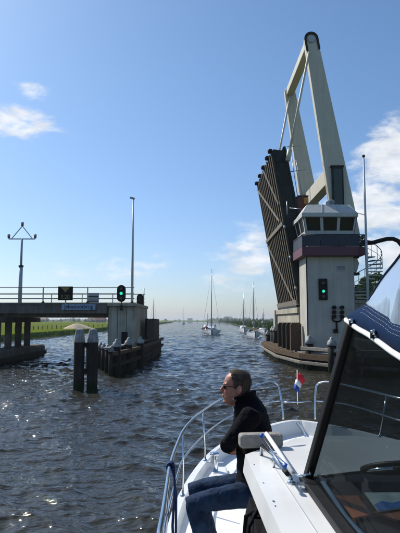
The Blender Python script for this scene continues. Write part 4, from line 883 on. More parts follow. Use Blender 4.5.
def cruiser():
    t = thing('motor_cruiser', 'white motor cruiser foredeck with windscreen and navy canopy in the foreground', 'motor boat', (XC, 2, 0))
    e = dense(edge_pts(), 5)
    rows = [[Vector((XC+(p.x-XC)*sc, XC*0+p.y*(1 if sc == 1 else .985), z)) for p in e] for sc, z in ((.70, -.3), (.88, .1), (.96, .7))]
    rows.append([Vector((p.x, p.y, sheerz(p.y))) for p in e]); m = MB(); m.grid(rows, True); m.build('hull', gel, t)
    inn = dense(edge_pts(.07), 5)
    # bulwark: top and inner face
    m = MB(); top = [Vector((p.x, p.y, sheerz(p.y))) for p in e]; ti = [Vector((q.x, q.y, sheerz(q.y))) for q in inn]; bi = [Vector((q.x+.02 if q.x < XC else q.x-.02, q.y-.02, DZ)) for q in inn]
    m.grid([top, ti], False); m.grid([ti, bi], True); m.build('bulwark', gel, t)
    m = MB(); m.tube([p+Vector((0, 0, -.07)) for p in top], .03, 8); m.build('rubbing_strake', navycanvas, t)
    m = MB(); n = len(bi); half = n//2; m.grid([[bi[i], bi[n-1-i]] for i in range(half)], False)
    dkm = mat('deck_nonskid', (.72, .74, .75), .6, var=.03, scale=20, bump=.4, bscale=220, dist=.001); m.build('deck', dkm, t)
    # lower trunk cabin the man sits on
    def shell(outl, z0, z1, inset, name, mm, bev=.03):
        lo = [Vector((x, y, z0)) for x, y in outl]; c = sum(lo, Vector())/len(lo); hi = [Vector((c.x+(p.x-c.x)*(1-inset/abs(max(.3, abs(p.x-c.x)))), c.y+(p.y-c.y)*(1-inset*.6/max(.3, abs(p.y-c.y))), z1)) for p in lo]
        m = MB(); m.grid([lo, hi], False, True); m.add(hi, [tuple(range(len(hi)))]); return m.build(name, mm, t, bevel=bev, seg=3), hi
    outl = [(.24, 3.2), (.30, 4.4), (.62, 5.5), (.98, 6.0), (1.3, 6.12)]; outl = outl+[(2*XC-x, y) for x, y in reversed(outl)]
    shell(outl, DZ, 1.72, .06, 'trunk_cabin', gel, .04)
    dash = mat('dashboard_vinyl', (.015, .015, .017), .5, var=.3, scale=5)
    # upper coachroof, with chamfered side strip
    oc = [(.345, -2.6), (.33, 0), (.31, 2), (.268, 3.28), (.38, 3.42), (.9, 3.62), (XC, 3.7)]; oc = oc+[(2*XC-x, y) for x, y in reversed(oc[:-1])]
    lo = [Vector((x-.014 if x < XC else x+.014, y+(.02 if y > 3 else 0), CR-.11)) for x, y in oc]; hi = [Vector((x+.0, y, CR)) for x, y in oc]; bt = [Vector((p.x, p.y, DZ)) for p in lo]
    # leave the cockpit open: roof ring only ahead of and beside the windscreen
    lo2 = [Vector((p.x+(.13 if p.x < XC else -.13), p.y-(.1 if p.y > 3 else 0), p.z-.02)) for p in lo]; bt = [Vector((p.x, p.y, DZ)) for p in lo2]
    m = MB(); m.grid([lo2, lo, hi], False); m.build('coachroof_edge', gel, t, bevel=.012)
    m = MB(); m.grid([bt, lo2], False); m.build('coachroof_side', dash, t)
    WX, WXs = .53, 2*XC-.53
    m = MB(); topf = [Vector((.268, 3.28, CR)), Vector((.38, 3.42, CR)), Vector((.9, 3.62, CR)), Vector((XC, 3.7, CR)), Vector((2*XC-.9, 3.62, CR)), Vector((2*XC-.38, 3.42, CR)), Vector((2*XC-.268, 3.28, CR))]
    m.add(topf+[Vector((WXs, 2.74, CR)), Vector((WX, 2.74, CR))], [(8, 7, 6, 5, 4, 3, 2, 1, 0)])
    for mir in (0, 1):
        q = [Vector((.268, 3.28, CR)), Vector((WX, 2.74, CR)), Vector((WX+.02, 1.9, CR)), Vector((WX+.08, 0, CR)), Vector((WX+.1, -2.6, CR)), Vector((.345, -2.6, CR)), Vector((.33, 0, CR)), Vector((.31, 2, CR))]
        if mir: q = [Vector((2*XC-p.x, p.y, p.z)) for p in reversed(q)]
        m.add(q, [tuple(range(8))])
    m.build('coachroof_top', gel, t)
    # side windows on cabin side
    for y0, y1 in ((.6, 1.7), (1.85, 2.95)): MB().bb(.385, .408, y0, y1, 1.55, 1.98).build('side_window', winglass, t, bevel=.006)
    for k in range(7): MB().lathe((.30+.012*k, 3.05-k*.33, CR), [(.004, 0), (.004, .003)], 8).build('deck_screw', steel, t)
    MB().beam((.40, 3.15, CR+.001), (.47, 1.4, CR+.001), .004, .003).build('moulding_seam', grey_steel, t)
    # windscreen
    A = Vector((WX, 2.74, CR+.005)); C = P(352.5, 319, 2.2); W2 = Vector((2*XC-A.x, A.y, A.z)); C2 = Vector((2*XC-C.x, C.y, C.z))
    MB().beam(A, C, .044, .04, up=(1, 0, 0)).build('windscreen_post', rubber, t, bevel=.006); MB().beam(W2, C2, .055, .05, up=(1, 0, 0)).build('windscreen_post', rubber, t, bevel=.006)
    gs = glass('tinted_windscreen', (.52, .55, .54), .015, .015, (.3, .34, .34)); gf = glass('front_windscreen', (.19, .225, .25), .01)
    base = [A, Vector((WX+.02, 1.9, CR+.005)), Vector((WX+.08, 0, CR+.005))]; topc = [C, P(374, 336, 1.9), P(400, 353.5, 1.645), Vector((.60, .9, 2.82)), Vector((.61, 0, 2.75))]
    m = MB(); q = [A+Vector((.012, -.01, 0)), base[1]+Vector((.012, 0, 0)), base[2]+Vector((.012, 0, 0)), topc[4], topc[3], topc[2], topc[1], topc[0]]; m.add(q, [(0, 1, 2, 3, 4, 5, 6, 7)]); m.build('side_glass', gs, t)
    m = MB(); ns = 8; lo_ = [A.lerp(W2, k/ns)+Vector((0, .25*math.sin(math.pi*k/ns), 0)) for k in range(ns+1)]; hi_ = [C.lerp(C2, k/ns)+Vector((0, .2*math.sin(math.pi*k/ns), 0)) for k in range(ns+1)]
    m.grid([lo_, hi_], True); m.build('front_glass', gf, t)
    MB().tube(hi_, .02, 8).build('header_bar', rubber, t); MB().tube(lo_, .018, 8).build('lower_seal', rubber, t)
    # base trim
    m = MB(); 
    for a, b in zip(base, base[1:]): m.beam(a+Vector((-.005, .02, .012)), b+Vector((-.005, 0, .012)), .062, .03)
    m.build('window_sill_trim', rubber, t, bevel=.005)
    MB().tube([A+Vector((.05, -.05, .035)), Vector((WX+.05, 2.2, CR+.02)), Vector((WX+.075, 1.8, CR+.02)), Vector((WX+.12, .9, CR+.02))], .011, 8).build('conduit', mat('blue_grey_hose', (.10, .16, .26), .3), t)
    MB().box(P(302, 485, 2.62)+Vector((0, 0, .0)), (.035, .06, .012)).build('latch', steel, t)
    # dash
    dz = CR-.06
    m = MB(); fr = [Vector((p.x, p.y-.02, CR+.014)) for p in lo_]; m.grid([fr, [Vector((p.x, 2.70, CR+.012)) for p in fr], [Vector((p.x, 2.66, dz)) for p in fr], [Vector((p.x, 1.25, dz)) for p in fr], [Vector((p.x, 1.22, dz-.5)) for p in fr]], False); m.build('dashboard', dash, t)
    wd = mat('varnished_dash_wood', (.34, .12, .055), .35, var=.35, scale=3, stretch=(6, 1, 1))
    for poly in ([(328, 490), (352, 486), (362, 504), (372, 516), (352, 520), (340, 506)], [(372, 514), (400, 509), (430, 508), (430, 518), (398, 522)], [(322, 482), (345, 480), (350, 484), (326, 488)]):
        MB().prism([PZ(a, b, dz+.012) for a, b in poly], (0, 0, .008)).build('wood_panel', wd, t)
    MB().prism([PZ(a, b, dz+.012) for a, b in ((330, 505), (346, 508), (356, 524), (346, 530))], (0, 0, .006)).build('wood_panel', wd, t)
    # helm wheel
    c = P(402, 468, 2.15); M = Matrix.Rotation(R(-22), 3, 'X'); ring = [c+M @ Vector((.15*math.cos(a), .15*math.sin(a), 0)) for a in np.linspace(0, 2*math.pi, 28, endpoint=False)]
    w = MB(); w.tube(ring, .010, 8, closed=True); wo = w.build('helm_wheel', rubber, t)
    for k in range(3):
        a = k*2.094+.5; MB().tube([c, c+M @ Vector((.145*math.cos(a), .145*math.sin(a), 0))], .009, 6).build('spoke', steel, wo)
    MB().ell(c, (.035, .035, .025), 10, 6).build('hub', rubber, wo)
    # canopy: navy side panel, white piping, snaps, clear pane
    b0, b1, t0, t1 = P(347, 318.8, 2.23), P(402, 356, 1.64), P(366, 304.3, 2.08), P(402, 325.5, 1.64)
    bot = [b0, b0.lerp(b1, .25)+Vector((0, 0, -.004)), b0.lerp(b1, .5)+Vector((0, 0, .002)), b0.lerp(b1, .75), b1, Vector((.612, 1.2, 2.83)), Vector((.61, .5, 2.78)), Vector((.61, -1.2, 2.7))]
    top = [P(352.5, 311.5, 2.22), t0, t0.lerp(t1, .33), t0.lerp(t1, .67), t1, Vector((.62, 1.2, 2.985)), Vector((.62, .5, 2.95)), Vector((.63, -1.2, 2.9))]
    nb, ntp = dense(bot, 3), dense(top, 3)
    rowm = [a.lerp(b, .5)+Vector((-.012, 0, 0)) for a, b in zip(nb, ntp)]
    cv = MB().grid([nb, rowm, ntp], True).build('canopy_side_panel', navycanvas, t); s_ = cv.modifiers.new('solid', 'SOLIDIFY'); s_.thickness = .004
    MB().tube([p+Vector((-.004, 0, -.004)) for p in nb], .0105, 8).build('white_piping', whitetrim, t)
    for f in (.66, .80, .93):
        m = MB(); L_ = [a.lerp(b, f)+Vector((-.013*(1-abs(2*f-1))-.004, 0, 0)) for a, b in zip(nb, ntp)][3:18]
        for a, b in zip(L_, L_[1:]):
            ns_ = max(2, int((b-a).length/.014))
            for q in range(ns_): m.tube([a.lerp(b, (q+.1)/ns_), a.lerp(b, (q+.65)/ns_)], .0007, 4)
        m.build('stitching', grey_steel, t)
    for (a, b, y) in ((356.5, 321, 2.13), (379, 332.5, 1.865)):
        c = P(a, b, y)+Vector((-.018, 0, 0)); o = MB().lathe(c, [(.008, -.012), (.012, 0), (.007, .008)], 10, True, 'X').build('turn_button', steel, t); MB().box(c+Vector((-.006, 0, -.008)), (.012, .012, .026)).build('button_tab', rubber, o)
    vin = glass('clear_vinyl', (.72, .80, .88), .3, .42, (.46, .58, .72), streaks=True)
    D = P(367, 304.5, 2.1); E = P(400, 256, 1.78); Fv = P(455, 178, 1.35); G = ntp[:3]
    m = MB(); lft = dense([D, P(382, 279, 1.96), E, P(428, 214, 1.55), Fv], 4); k = len(lft); bt_ = [G[0].lerp(G[-1], 0)]+[None]*0
    gg = dense([ntp[3], ntp[6], ntp[9], ntp[12], Vector((.62, .85, 2.965))], 4)
    m.grid([lft, [a.lerp(b, .5)+Vector((-.01, 0, 0)) for a, b in zip(lft, gg)], gg], True); m.build('clear_pane', vin, t)
    MB().tube(lft, .006, 6).build('pane_binding', navycanvas, t)
    m = MB(); m.grid([[Fv, Vector((2*XC-Fv.x, Fv.y, Fv.z))], [Vector((.62, -.2, 3.75)), Vector((2*XC-.62, -.2, 3.75))], [Vector((.62, -1.6, 3.7)), Vector((2*XC-.62, -1.6, 3.7))]], False); m.build('canopy_roof', navycanvas, t)
    m = MB(); m.grid([lft, [Vector((2*XC-p.x, p.y, p.z)) for p in lft]], True); m.build('front_clear_pane', vin, t)
    # rails
    rt = [(157, 560, 1.92), (159, 533, 1.92), (163, 510, 1.92), (166, 490, 1.92), (170, 465, 1.92), (177, 444, 1.92), (183, 431, 1.92), (192, 420, 1.92), (203, 411, 1.925), (224, 398, 1.94), (252, 387, 1.97), (266, 382.5, 2.0), (272, 382, 2.01), (276.5, 384.5, 1.99), (279, 390, 1.9), (282, 406, 1.64), (283.3, 419.5, 1.42)]
    pr = [Vector((-.22, -.6, 1.92)), Vector((-.24, .8, 1.92))]+[PZ(*q) for q in rt[:10]]
    yend = 8.35
    pr += [Vector((xx(px, py, y), y, zz(py, y))) for px, py, y in ((252, 387, 8.0), (266, 382.5, 8.3), (272, 382, 8.42), (277, 384.5, 8.48), (279.5, 391, 8.46), (282, 406, 8.4), (283.3, 419.5, 8.36))]
    pd = dense(pr, 4)
    mt = [Vector((-.25, 0, 1.62))]+[PZ(*q) for q in ((160, 560, 1.62), (165, 525, 1.62), (172, 495, 1.62), (178, 473, 1.62), (184, 458, 1.62), (203, 436, 1.62), (224, 420, 1.64))]+[Vector((xx(a, b, y), y, zz(b, y))) for a, b, y in ((252, 406, 8.05), (266, 402.5, 8.3), (281, 401, 8.42))]
    md = dense(mt, 4); mirror = lambda L_: [Vector((2*XC-p.x, p.y, p.z)) for p in L_]
    for pts_, r_, nm in ((pd, .0155, 'guard_rail'), (md, .011, 'lower_rail')):
        MB().tube(pts_, r_, 10).build(nm, steel, t); MB().tube(mirror(pts_), r_, 10).build(nm, steel, t)
    MB().tube([P(282, 402.5, 8.41), P(311.5, 401.8, 8.41)], .011, 8).build('pulpit_crossbar', steel, t)
    def near(L_, y): return min(L_, key=lambda p: abs(p.y-y) + (10 if p.z < 1.5 else 0))
    for y in (1.6, 3.95, 5.3, 6.45, 7.6):
        a = near(pd, y); ex = float(np.interp(y, [q[0] for q in EDGE], [q[1] for q in EDGE]))+.045
        for q in (0, 1):
            p1, p0 = Vector(a), Vector((ex, y, sheerz(y)-.01))
            if q: p1.x = 2*XC-p1.x; p0.x = 2*XC-p0.x
            s = MB().tube([p0, p1], .011, 8).build('stanchion', steel, t); MB().lathe(p0, [(.03, 0), (.03, .012), (.015, .03)], 10).build('stanchion_foot', steel, s)
    # bollard and cleat
    for q in (0, 1):
        b = Vector((.17, 6.35, DZ)); b.x = 2*XC-b.x if q else b.x
        o = MB().lathe(b, [(.075, 0), (.075, .012), (.04, .014), (.04, .22), (.055, .225), (.055, .25), (.03, .26)], 16).build('bollard', steel, t)
        MB().tube([b+Vector((-.1, 0, .15)), b+Vector((.1, 0, .15))], .012, 8).build('bollard_pin', steel, o)
        MB().box(b+Vector((0, 0, -.0)), (.3, .42, .09)).build('bollard_pad', gel, t, bevel=.02)
    MB().box((XC, 6.9, DZ+.06), (.34, .3, .12)).build('anchor_locker', gel, t, bevel=.03); MB().tube([(XC, 7.1, DZ+.08), (XC, 8.5, 1.4)], .03, 8).build('anchor_shank', steel, t)
    # coachroof handrail
    h0, h1 = P(262, 442.5, 3.22), P(287, 482, 2.78); h0.z = CR+.065; h1.z = CR+.065
    hp = [Vector((h0.x, h0.y+.04, CR)), h0, h0.lerp(h1, .5), h1, Vector((h1.x+.01, h1.y-.06, CR+.01))]
    MB().tube(hp, .0115, 10).build('handrail', steel, t); mid = h0.lerp(h1, .5); MB().tube([mid, Vector((mid.x, mid.y, CR))], .009, 8).build('handrail_foot', steel, t); MB().lathe((h1.x+.01, h1.y-.07, CR), [(.024, 0), (.02, .012), (.01, .02)], 10).build('handrail_foot', steel, t)
    MB().lathe((.325, 2.45, CR), [(.007, 0), (.006, .004)], 8).build('deck_screw', steel, t)
cruiser()

def deck_gear():
    # mop pad
    c = PZ(260.5, 444, CR+.02); t = thing('deck_mop', 'grey mop pad with white handle lying on the cabin top corner', 'mop', (c.x, c.y, CR))
    gm = mat('grey_mop_sponge', (.26, .245, .22), .95, var=.25, scale=14, bump=.8, bscale=60, dist=.01)
    MB().box((c.x, c.y, CR+.045), (.275, .10, .085), rz=R(6)).build('pad', gm, t, bevel=.02, seg=3)
    blue = mat('blue_plastic', (.02, .09, .42), .35); red = mat('red_plastic', (.40, .02, .04), .35)
    a = Vector((c.x+.03, c.y-.06, CR+.095)); b = PZ(293, 473, CR+.06)
    MB().tube([a, b], .0125, 10).build('handle', whitetrim, t); MB().ell(a+Vector((.004, .015, .0)), (.013, .014, .013)).build('red_cap', red, t); MB().ell(a+Vector((-.03, -.03, -.005)), (.016, .017, .016)).build('blue_cap', blue, t)
    m2 = b.lerp(a, .14); MB().ell(m2+Vector((-.015, .0, .0)), (.016, .018, .015)).build('blue_grip', blue, t)
    MB().tube([b, b+Vector((.03, -.05, .0)), b+Vector((.07, -.06, .01)), b+Vector((.08, -.02, .02))], .006, 8).build('hook', steel, t)
    pass
    bag = thing('added_dark_bag', 'added black bag shape with a small red tag, filling the dark area by the cabin side', 'bag', (.33, 2.85, 1.22)); bm_ = mat('black_canvas', (.010, .010, .012), .9, var=.3, scale=9, bump=.6, bscale=24, dist=.01, spec=.1)  # added dark shape filling the dark gap by the cabin, built as a bag
    o = MB(); rows_ = []
    for z, e in ((1.22, .02), (1.26, 0), (1.5, .01), (1.75, .015), (1.92, .03), (2.0, .06)):
        rows_.append([Vector(((.235+e*.6 if k_ in (0, 3) else .405-e*.3), (2.50+e if k_ in (0, 1) else 3.14-e), z+(.02 if k_ % 2 else 0))) for k_ in range(4)])
    o.grid(rows_, False, True); o.add(rows_[-1], [(0, 1, 2, 3)]); o.build('body', bm_, bag, bevel=.025, seg=3)
    MB().tube([(.225, 3.0, 1.3), (.222, 2.98, 1.7), (.24, 2.9, 1.98), (.3, 2.85, 2.04), (.24, 2.75, 1.98), (.222, 2.68, 1.7), (.225, 2.66, 1.3)], .012, 6).build('strap', bm_, bag)
    MB().box((.222, 2.86, 1.86), (.008, .035, .09)).build('tag', mat('red_tag', (.6, .02, .01), .5), bag)
    # boat hook beside handle
    a = Vector((c.x-.005, c.y-.07, CR+.085)); t = thing('boat_hook', 'slim chrome boat hook pole lying beside the mop handle', 'boat hook', (a.x, a.y, CR)); q = PZ(284, 470, CR+.09)
    MB().tube([a, q], .007, 8).build('pole', steel, t); MB().tube([q, q+Vector((.012, -.04, -.01))], .011, 8).build('grip', rubber, t)
    # chart on dash
    dz = CR-.035; t = thing('nautical_chart', 'folded grey green nautical chart lying on the dashboard behind the glass', 'chart', PZ(385, 490, dz))
    cm = mat('chart_print', (.34, .46, .42), .4, var=.25, scale=9, col2=(.60, .66, .62)); bm = mat('chart_water_print', (.045, .15, .38), .5, var=.4, scale=22)
    MB().prism([PZ(a_, b_, dz) for a_, b_ in ((355.5, 482), (400, 474), (425, 470), (440, 500), (400, 509), (378, 512))], (0, 0, .006)).build('sheet', cm, t)
    MB().prism([PZ(a_, b_, dz+.0065) for a_, b_ in ((374, 505), (382, 501), (392, 503), (404, 500), (408, 506), (379, 511))], (0, 0, .001)).build('printed_patch', bm, t)
    # flag
    Y = 8.55; base = P(297.5, 403, Y); t = thing('pennant_staff', 'small red white and blue flag drooping from a short staff on the bow', 'flag', base)
    tp = P(297.2, 370, Y); MB().tube([P(297.5, 404, 8.42), base, tp], .007, 6).build('staff', whitetrim, t)
    cols = [mat('flag_red', (.62, .02, .03), .8), mat('flag_white', (.75, .75, .75), .8), mat('flag_blue', (.02, .06, .28), .8)]
    outl = [[(297, 373.5), (300, 373), (303.5, 376), (305, 381)], [(296, 379), (299, 380), (301.5, 384), (300, 387)], [(294.5, 384), (297, 385), (299.5, 388), (299, 391)], [(293.5, 389), (296, 391), (298.5, 393.5), (298.5, 395.5)]]
    for k in range(3):
        r0 = [P(a_, b_, Y+.03*math.sin(i*2.1+k)) for i, (a_, b_) in enumerate(outl[k])]; r1 = [P(a_, b_, Y+.03*math.sin(i*2.1+k+1)) for i, (a_, b_) in enumerate(outl[k+1])]
        o = MB().grid([r0, r1], True).build('stripe', cols[k], t); s = o.modifiers.new('s', 'SOLIDIFY'); s.thickness = .004
    # blue line on rail
    c = PZ(170.3, 466, 1.92); t = thing('mooring_line', 'dark blue rope knotted on the guard rail and hanging to the deck', 'rope', c); rp = mat('blue_rope', (.012, .03, .10), .8, var=.3, scale=60, bump=.6, bscale=200, dist=.002)
    kn = MB()
    for j in range(3): kn.tube([c+Vector((.024*math.cos(a_), (j-1)*.02+.006*math.sin(a_), .024*math.sin(a_))) for a_ in np.linspace(0, 6.2, 14)], .009, 6)
    kn.build('knot', rp, t); MB().tube([c+Vector((.025, -.01, 0)), c+Vector((.035, -.01, -.15)), c+Vector((.02, -.02, -.42)), c+Vector((.03, .0, -.60))], .010, 8).build('hanging_end', rp, t)
    MB().tube([c+Vector((.01, .02, 0)), c+Vector((.045, .0, -.2)), c+Vector((.045, -.03, -.5)), c+Vector((.05, .0, -.66))], .009, 8).build('hanging_loop', rp, t)
deck_gear()

# ------------------------------------------------------------------ the man
def man():
    Yc = 3.86; hip = Vector((.40, Yc, 1.86)); t = thing('person', 'man in black fleece, jeans and sunglasses sitting on the foredeck, arms folded', 'person', (.2, Yc, DZ))
    V_ = Vector; hc = P(236.2, 387.5, Yc)
    hd = Matrix.Rotation(R(6), 3, 'Y')         # slight nod towards -X is down
    def H(x, y, z): return hc+hd @ V_((x, y, z))
    SL = [(-.126, -.050, -.010, .022), (-.118, -.070, .0, .036), (-.105, -.077, .02, .048), (-.088, -.078, .04, .056), (-.072, -.088, .055, .061), (-.060, -.085, .064, .064), (-.045, -.088, .072, .067), (-.025, -.086, .080, .070), (0, -.082, .087, .073), (.012, -.086, .090, .075), (.028, -.090, .093, .076), (.05, -.088, .096, .077), (.075, -.078, .090, .073), (.095, -.060, .078, .063), (.110, -.036, .056, .045), (.119, -.008, .028, .022)]
    def rings(infl=0.0, NK=28, sub=1):
        rows = []; SS = SL if sub == 1 else [tuple(np.array(a)*(1-j/sub)+np.array(b_)*j/sub) for a, b_ in zip(SL, SL[1:]) for j in range(sub)]+[SL[-1]]
        for z, fx, bx, hw in SS:
            cx = (fx+bx)/2; rx = (bx-fx)/2+infl; row = []
            for k in range(NK):
                a = 2*math.pi*k/NK; c, s = math.cos(a), math.sin(a); e = .88
                row.append((cx+rx*math.copysign(abs(c)**e, c), (hw+infl)*math.copysign(abs(s)**e, s), z+(infl if z > .09 else 0)))
            rows.append(row)
        return rows
    b = MB()
    rows = [[H(*p) for p in r] for r in rings()]; o = len(b.v); b.grid(rows, True, True); n = 28; b.f += [tuple(o+k for k in reversed(range(n))), tuple(o+(len(rows)-1)*n+k for k in range(n))]; b.sm += [True, True]
    # nose, lips, brow, ears, eyes sockets
    loft(b, [H(-.083, 0, .012), H(-.095, 0, -.008), H(-.106, 0, -.026), H(-.092, 0, -.042)], [(.008, .008), (.010, .010), (.015, .012), (.014, .008)], 10)
    b.ell(H(-.086, 0, -.060), (.012, .024, .006)); b.ell(H(-.084, 0, -.073), (.012, .021, .007)); b.ell(H(-.072, 0, -.106), (.014, .02, .014))
    for s in (-1, 1):
        b.ell(H(.014, s*.080, -.004), (.022, .011, .036), M=Matrix.Rotation(R(12), 3, 'Y')); b.ell(H(-.078, s*.033, .022), (.012, .028, .008)); b.ell(H(-.066, s*.042, -.028), (.018, .02, .018))
    nb = V_((.335, Yc, 2.40))
    loft(b, [H(.02, 0, -.06), H(.035, 0, -.11), nb, nb+V_((.02, 0, -.1))], [.062, .060, .066, .08], 16)
    # trunk under clothes
    loft(b, [V_((.33, Yc, 2.41)), V_((.355, Yc, 2.34)), V_((.375, Yc, 2.2)), V_((.39, Yc, 2.02)), V_((.40, Yc, 1.86))], [(.085, .065), (.15, .08), (.16, .095), (.15, .10), (.16, .11)], 16)
    def limb(target, pts, rad, n=12): loft(target, pts, rad, n, (0, 1, 0))
    kneeN, kneeF = P(194.5, 503, 3.70), P(196.5, 488.5, 4.02)
    legs = []
    for s, kn in ((-1, kneeN), (1, kneeF)):
        hj = V_((.37, Yc+s*.095, 1.83)); an = V_((kn.x+.13, kn.y+s*.0, DZ+.09)); legs.append((hj, kn, an))
        limb(b, [hj, hj.lerp(kn, .5), kn, kn.lerp(an, .35), an], [.075, .062, .05, .048, .035])
        loft(b, [an+V_((.05, 0, -.05)), an+V_((-.03, 0, -.045)), an+V_((-.14, 0, -.06))], [(.035, .03), (.04, .03), (.035, .02)], 10)
    shN, shF = P(252, 415, 3.64), P(250, 413, 4.10); elN, elF = P(227.5, 446, 3.62), P(228, 444, 4.16)
    wrN, wrF = P(228, 443, 3.93), P(230.5, 448, 3.80)
    for sh, el, wr, ty in ((shN, elN, wrN, 1), (shF, elF, wrF, -1)):
        limb(b, [sh, sh.lerp(el, .5), el], [.05, .042, .036]); loft(b, [el, el.lerp(wr, .5), wr], [.038, .034, .025], 10, (0, 0, 1))
        d = (wr-el).normalized(); u = V_((0, 0, 1)); hp = wr+d*.045
        loft(b, [wr, hp, wr+d*.09], [(.026, .016), (.040, .016), (.040, .013)], 10, (0, 0, 1))
        inw = V_((1, 0, 0)); 
        for k, ln in enumerate((.068, .078, .072, .056)):
            q = wr+d*.088+u*(.029-.019*k); loft(b, [q, q+d*ln*.5+inw*.008, q+d*ln*.85+inw*.028], [.0095, .0088, .0075], 8)
        q = wr+d*.03+u*.03; loft(b, [q, q+d*.03+u*.022, q+d*.062+u*.02], [.012, .011, .009], 8)
    body = b.build('body', skin_m, t); remesh(body, .0048, 3, .5)
    # hair: shell with receding hairline + strands
    g = random.Random(5); hr = rings(.0085, 72, 4); m = MB(); fine = []
    def keep(x, z, y):
        if z > .085: return x > -.050
        if z > .045: return x > -.046+(.085-z)*.3
        if z > .0: return x > -.026 if abs(y) > .03 else x > -.01
        if z > -.03: return x > .030
        return x > .045 and z > -.062
    allr = [[H(*p) for p in r] for r in hr]; R_ = len(hr)
    verts = [p for r in allr for p in r]; faces = []; NK = 72
    for i in range(R_-1):
        for k in range(NK):
            c = [sum(v) / 4 for v in zip(hr[i][k], hr[i][(k+1) % NK], hr[i+1][(k+1) % NK], hr[i+1][k])]
            if keep(c[0]+g.uniform(-.003, .003), c[2]+g.uniform(-.003, .003), c[1]): faces.append((i*NK+k, i*NK+(k+1) % NK, (i+1)*NK+(k+1) % NK, (i+1)*NK+k))
    faces.append(tuple((R_-1)*NK+k for k in range(NK)))
    m.add(verts, faces, True); ho = m.build('hair', hair_m, t); 
    st = MB(); cen = H(0, 0, 0)
    for j in range(9000):
        f = faces[g.randrange(len(faces)-1)]; w = [g.random() for _ in range(4)]; sw = sum(w); p = sum((verts[f[i]]*w[i]/sw for i in range(4)), V_())
        nr = (p-cen).normalized(); tg = (V_((.8, g.uniform(-.35, .35), -.55))); tg = (tg-nr*tg.dot(nr)).normalized(); ln = g.uniform(.010, .020); sd = nr.cross(tg)*.0007; q = p+tg*ln+nr*g.uniform(.0005, .0045)
        p = p-nr*.002; st.v += [tuple(p-sd), tuple(p+sd), tuple(q)]; o = len(st.v)-3; st.f.append((o, o+1, o+2)); st.sm.append(False)
    so = st.build('hair_strands', hair_m, ho); so['kind'] = 'stuff'
    # sunglasses
    sg = MB()
    for s in (-1, 1):
        sg.ell(H(-.089, s*.030, .002), (.006, .026, .017)); sg.tube([H(-.088, s*.055, .010), H(-.04, s*.077, .010), H(.012, s*.082, .012)], .0028, 6)
    sg.tube([H(-.093, -.01, .008), H(-.095, 0, .009), H(-.093, .01, .008)], .003, 6); sg.build('sunglasses', mat('dark_lens', (.012, .008, .008), .12), t)
    # fleece
    j = MB()
    loft(j, [V_((.306, Yc, 2.470)), V_((.320, Yc, 2.43)), V_((.336, Yc, 2.395)), V_((.352, Yc, 2.345)), V_((.372, Yc, 2.24)), V_((.382, Yc, 2.12)), V_((.385, Yc, 2.0)), V_((.390, Yc, 1.9)), V_((.392, Yc, 1.83))], [(.084, .086), (.090, .088), (.140, .100), (.205, .118), (.215, .132), (.20, .128), (.19, .125), (.19, .135), (.19, .13)], 20)
    for sh, el, wr in ((shN, elN, wrN), (shF, elF, wrF)):
        mid = sh.lerp(el, .5); limb(j, [sh+V_((.015, 0, .035)), sh, mid, el.lerp(sh, .12), el], [.055, .076, .060, .054, .050], 14)
        loft(j, [el+(el-wr).normalized()*.02, el.lerp(wr, .3), el.lerp(wr, .7), wr], [.046, .052, .048, .040], 12, (0, 0, 1))
        for k in range(4):   # sleeve folds
            c = sh.lerp(el, .35+k*.17); j.ell(c+V_((.012 if k % 2 else -.012, 0, .0)), (.070, .066, .016), M=Matrix.Rotation(R(-40+20*(k % 2)), 3, 'Y'))
    jo = j.build('fleece_jacket', fleece_m, t); remesh(jo, .007, 4, .5)
    dm = jo.modifiers.new('folds', 'DISPLACE'); tx = bpy.data.textures.new('folds', 'CLOUDS'); tx.noise_scale = .055; dm.texture = tx; dm.strength = .017; dm.mid_level = .5; dm.texture_coords = 'LOCAL'
    # collar rim
    cr = MB(); cr.tube([V_((.306+.085*math.cos(a), Yc+.083*math.sin(a), 2.472+.022*math.cos(a))) for a in np.linspace(0, 2*math.pi, 24, endpoint=False)], .010, 8, closed=True); cr.build('collar_rim', fleece_m, jo)
    cl = MB(); cl.ell(V_((.232, Yc-.035, 2.452)), (.010, .030, .010)); cl.build('collar_glint', whitetrim, jo)  # white bead painted as the sunlit tip of the fleece collar
    # jeans
    p = MB(); loft(p, [V_((.40, Yc, 1.96)), V_((.395, Yc, 1.88)), V_((.385, Yc, 1.80)), V_((.375, Yc, 1.742))], [(.16, .115), (.18, .135), (.185, .14), (.15, .11)], 16)
    for (hj, kn, an) in legs:
        limb(p, [hj+V_((.03, 0, .0)), hj.lerp(kn, .4), hj.lerp(kn, .85), kn+V_((-.012, 0, -.004)), kn.lerp(an, .12), kn.lerp(an, .45), kn.lerp(an, .8), an+V_((0, 0, -.02))], [.092, .080, .068, .066, .068, .064, .060, .060], 14)
        for f in (.14, .9, .97): p.ell(hj.lerp(kn, f)+V_((0, 0, -.01)), (.014, .074, .080), M=Matrix.Rotation(R(20), 3, 'Y'))
    po = p.build('jeans', jean_m, t); remesh(po, .008, 3, .5)
    dm = po.modifiers.new('folds', 'DISPLACE'); tx = bpy.data.textures.new('folds2', 'CLOUDS'); tx.noise_scale = .05; dm.texture = tx; dm.strength = .010; dm.texture_coords = 'LOCAL'
    for (hj, kn, an) in legs:
        s = MB(); z = DZ; loft(s, [V_((an.x+.075, an.y, z+.045)), V_((an.x+.03, an.y, z+.055)), V_((an.x-.06, an.y, z+.05)), V_((an.x-.15, an.y, z+.035)), V_((an.x-.19, an.y, z+.025))], [(.035, .04), (.042, .055), (.045, .048), (.045, .034), (.03, .022)], 12); loft(s, [an+V_((0, 0, -.03)), an+V_((0, 0, .03))], [.05, .05], 12)
        so = s.build('shoe', shoe_m, t); remesh(so, .007, 2)
man()

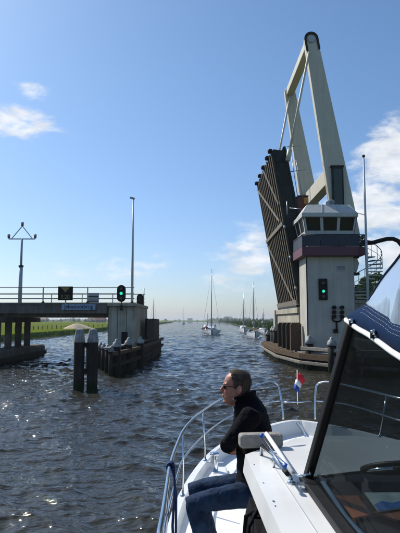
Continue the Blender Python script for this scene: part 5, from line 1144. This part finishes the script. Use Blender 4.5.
# ------------------------------------------------------------------ haze: closed box round camera and scene
def haze():
    m = bpy.data.materials.new('haze_air'); m.use_nodes = True; nt = m.node_tree; nt.nodes.clear(); out = NN(nt, 'ShaderNodeOutputMaterial'); pv = NN(nt, 'ShaderNodeVolumePrincipled')
    pv.inputs['Color'].default_value = (.80, .88, 1.0, 1); pv.inputs['Density'].default_value = .00022; pv.inputs['Anisotropy'].default_value = .2; nt.links.new(pv.outputs[0], out.inputs['Volume'])
    MB().bb(-3990, 3990, -400, 3990, -2.2, 26).build('haze', m, kind='stuff')
haze()
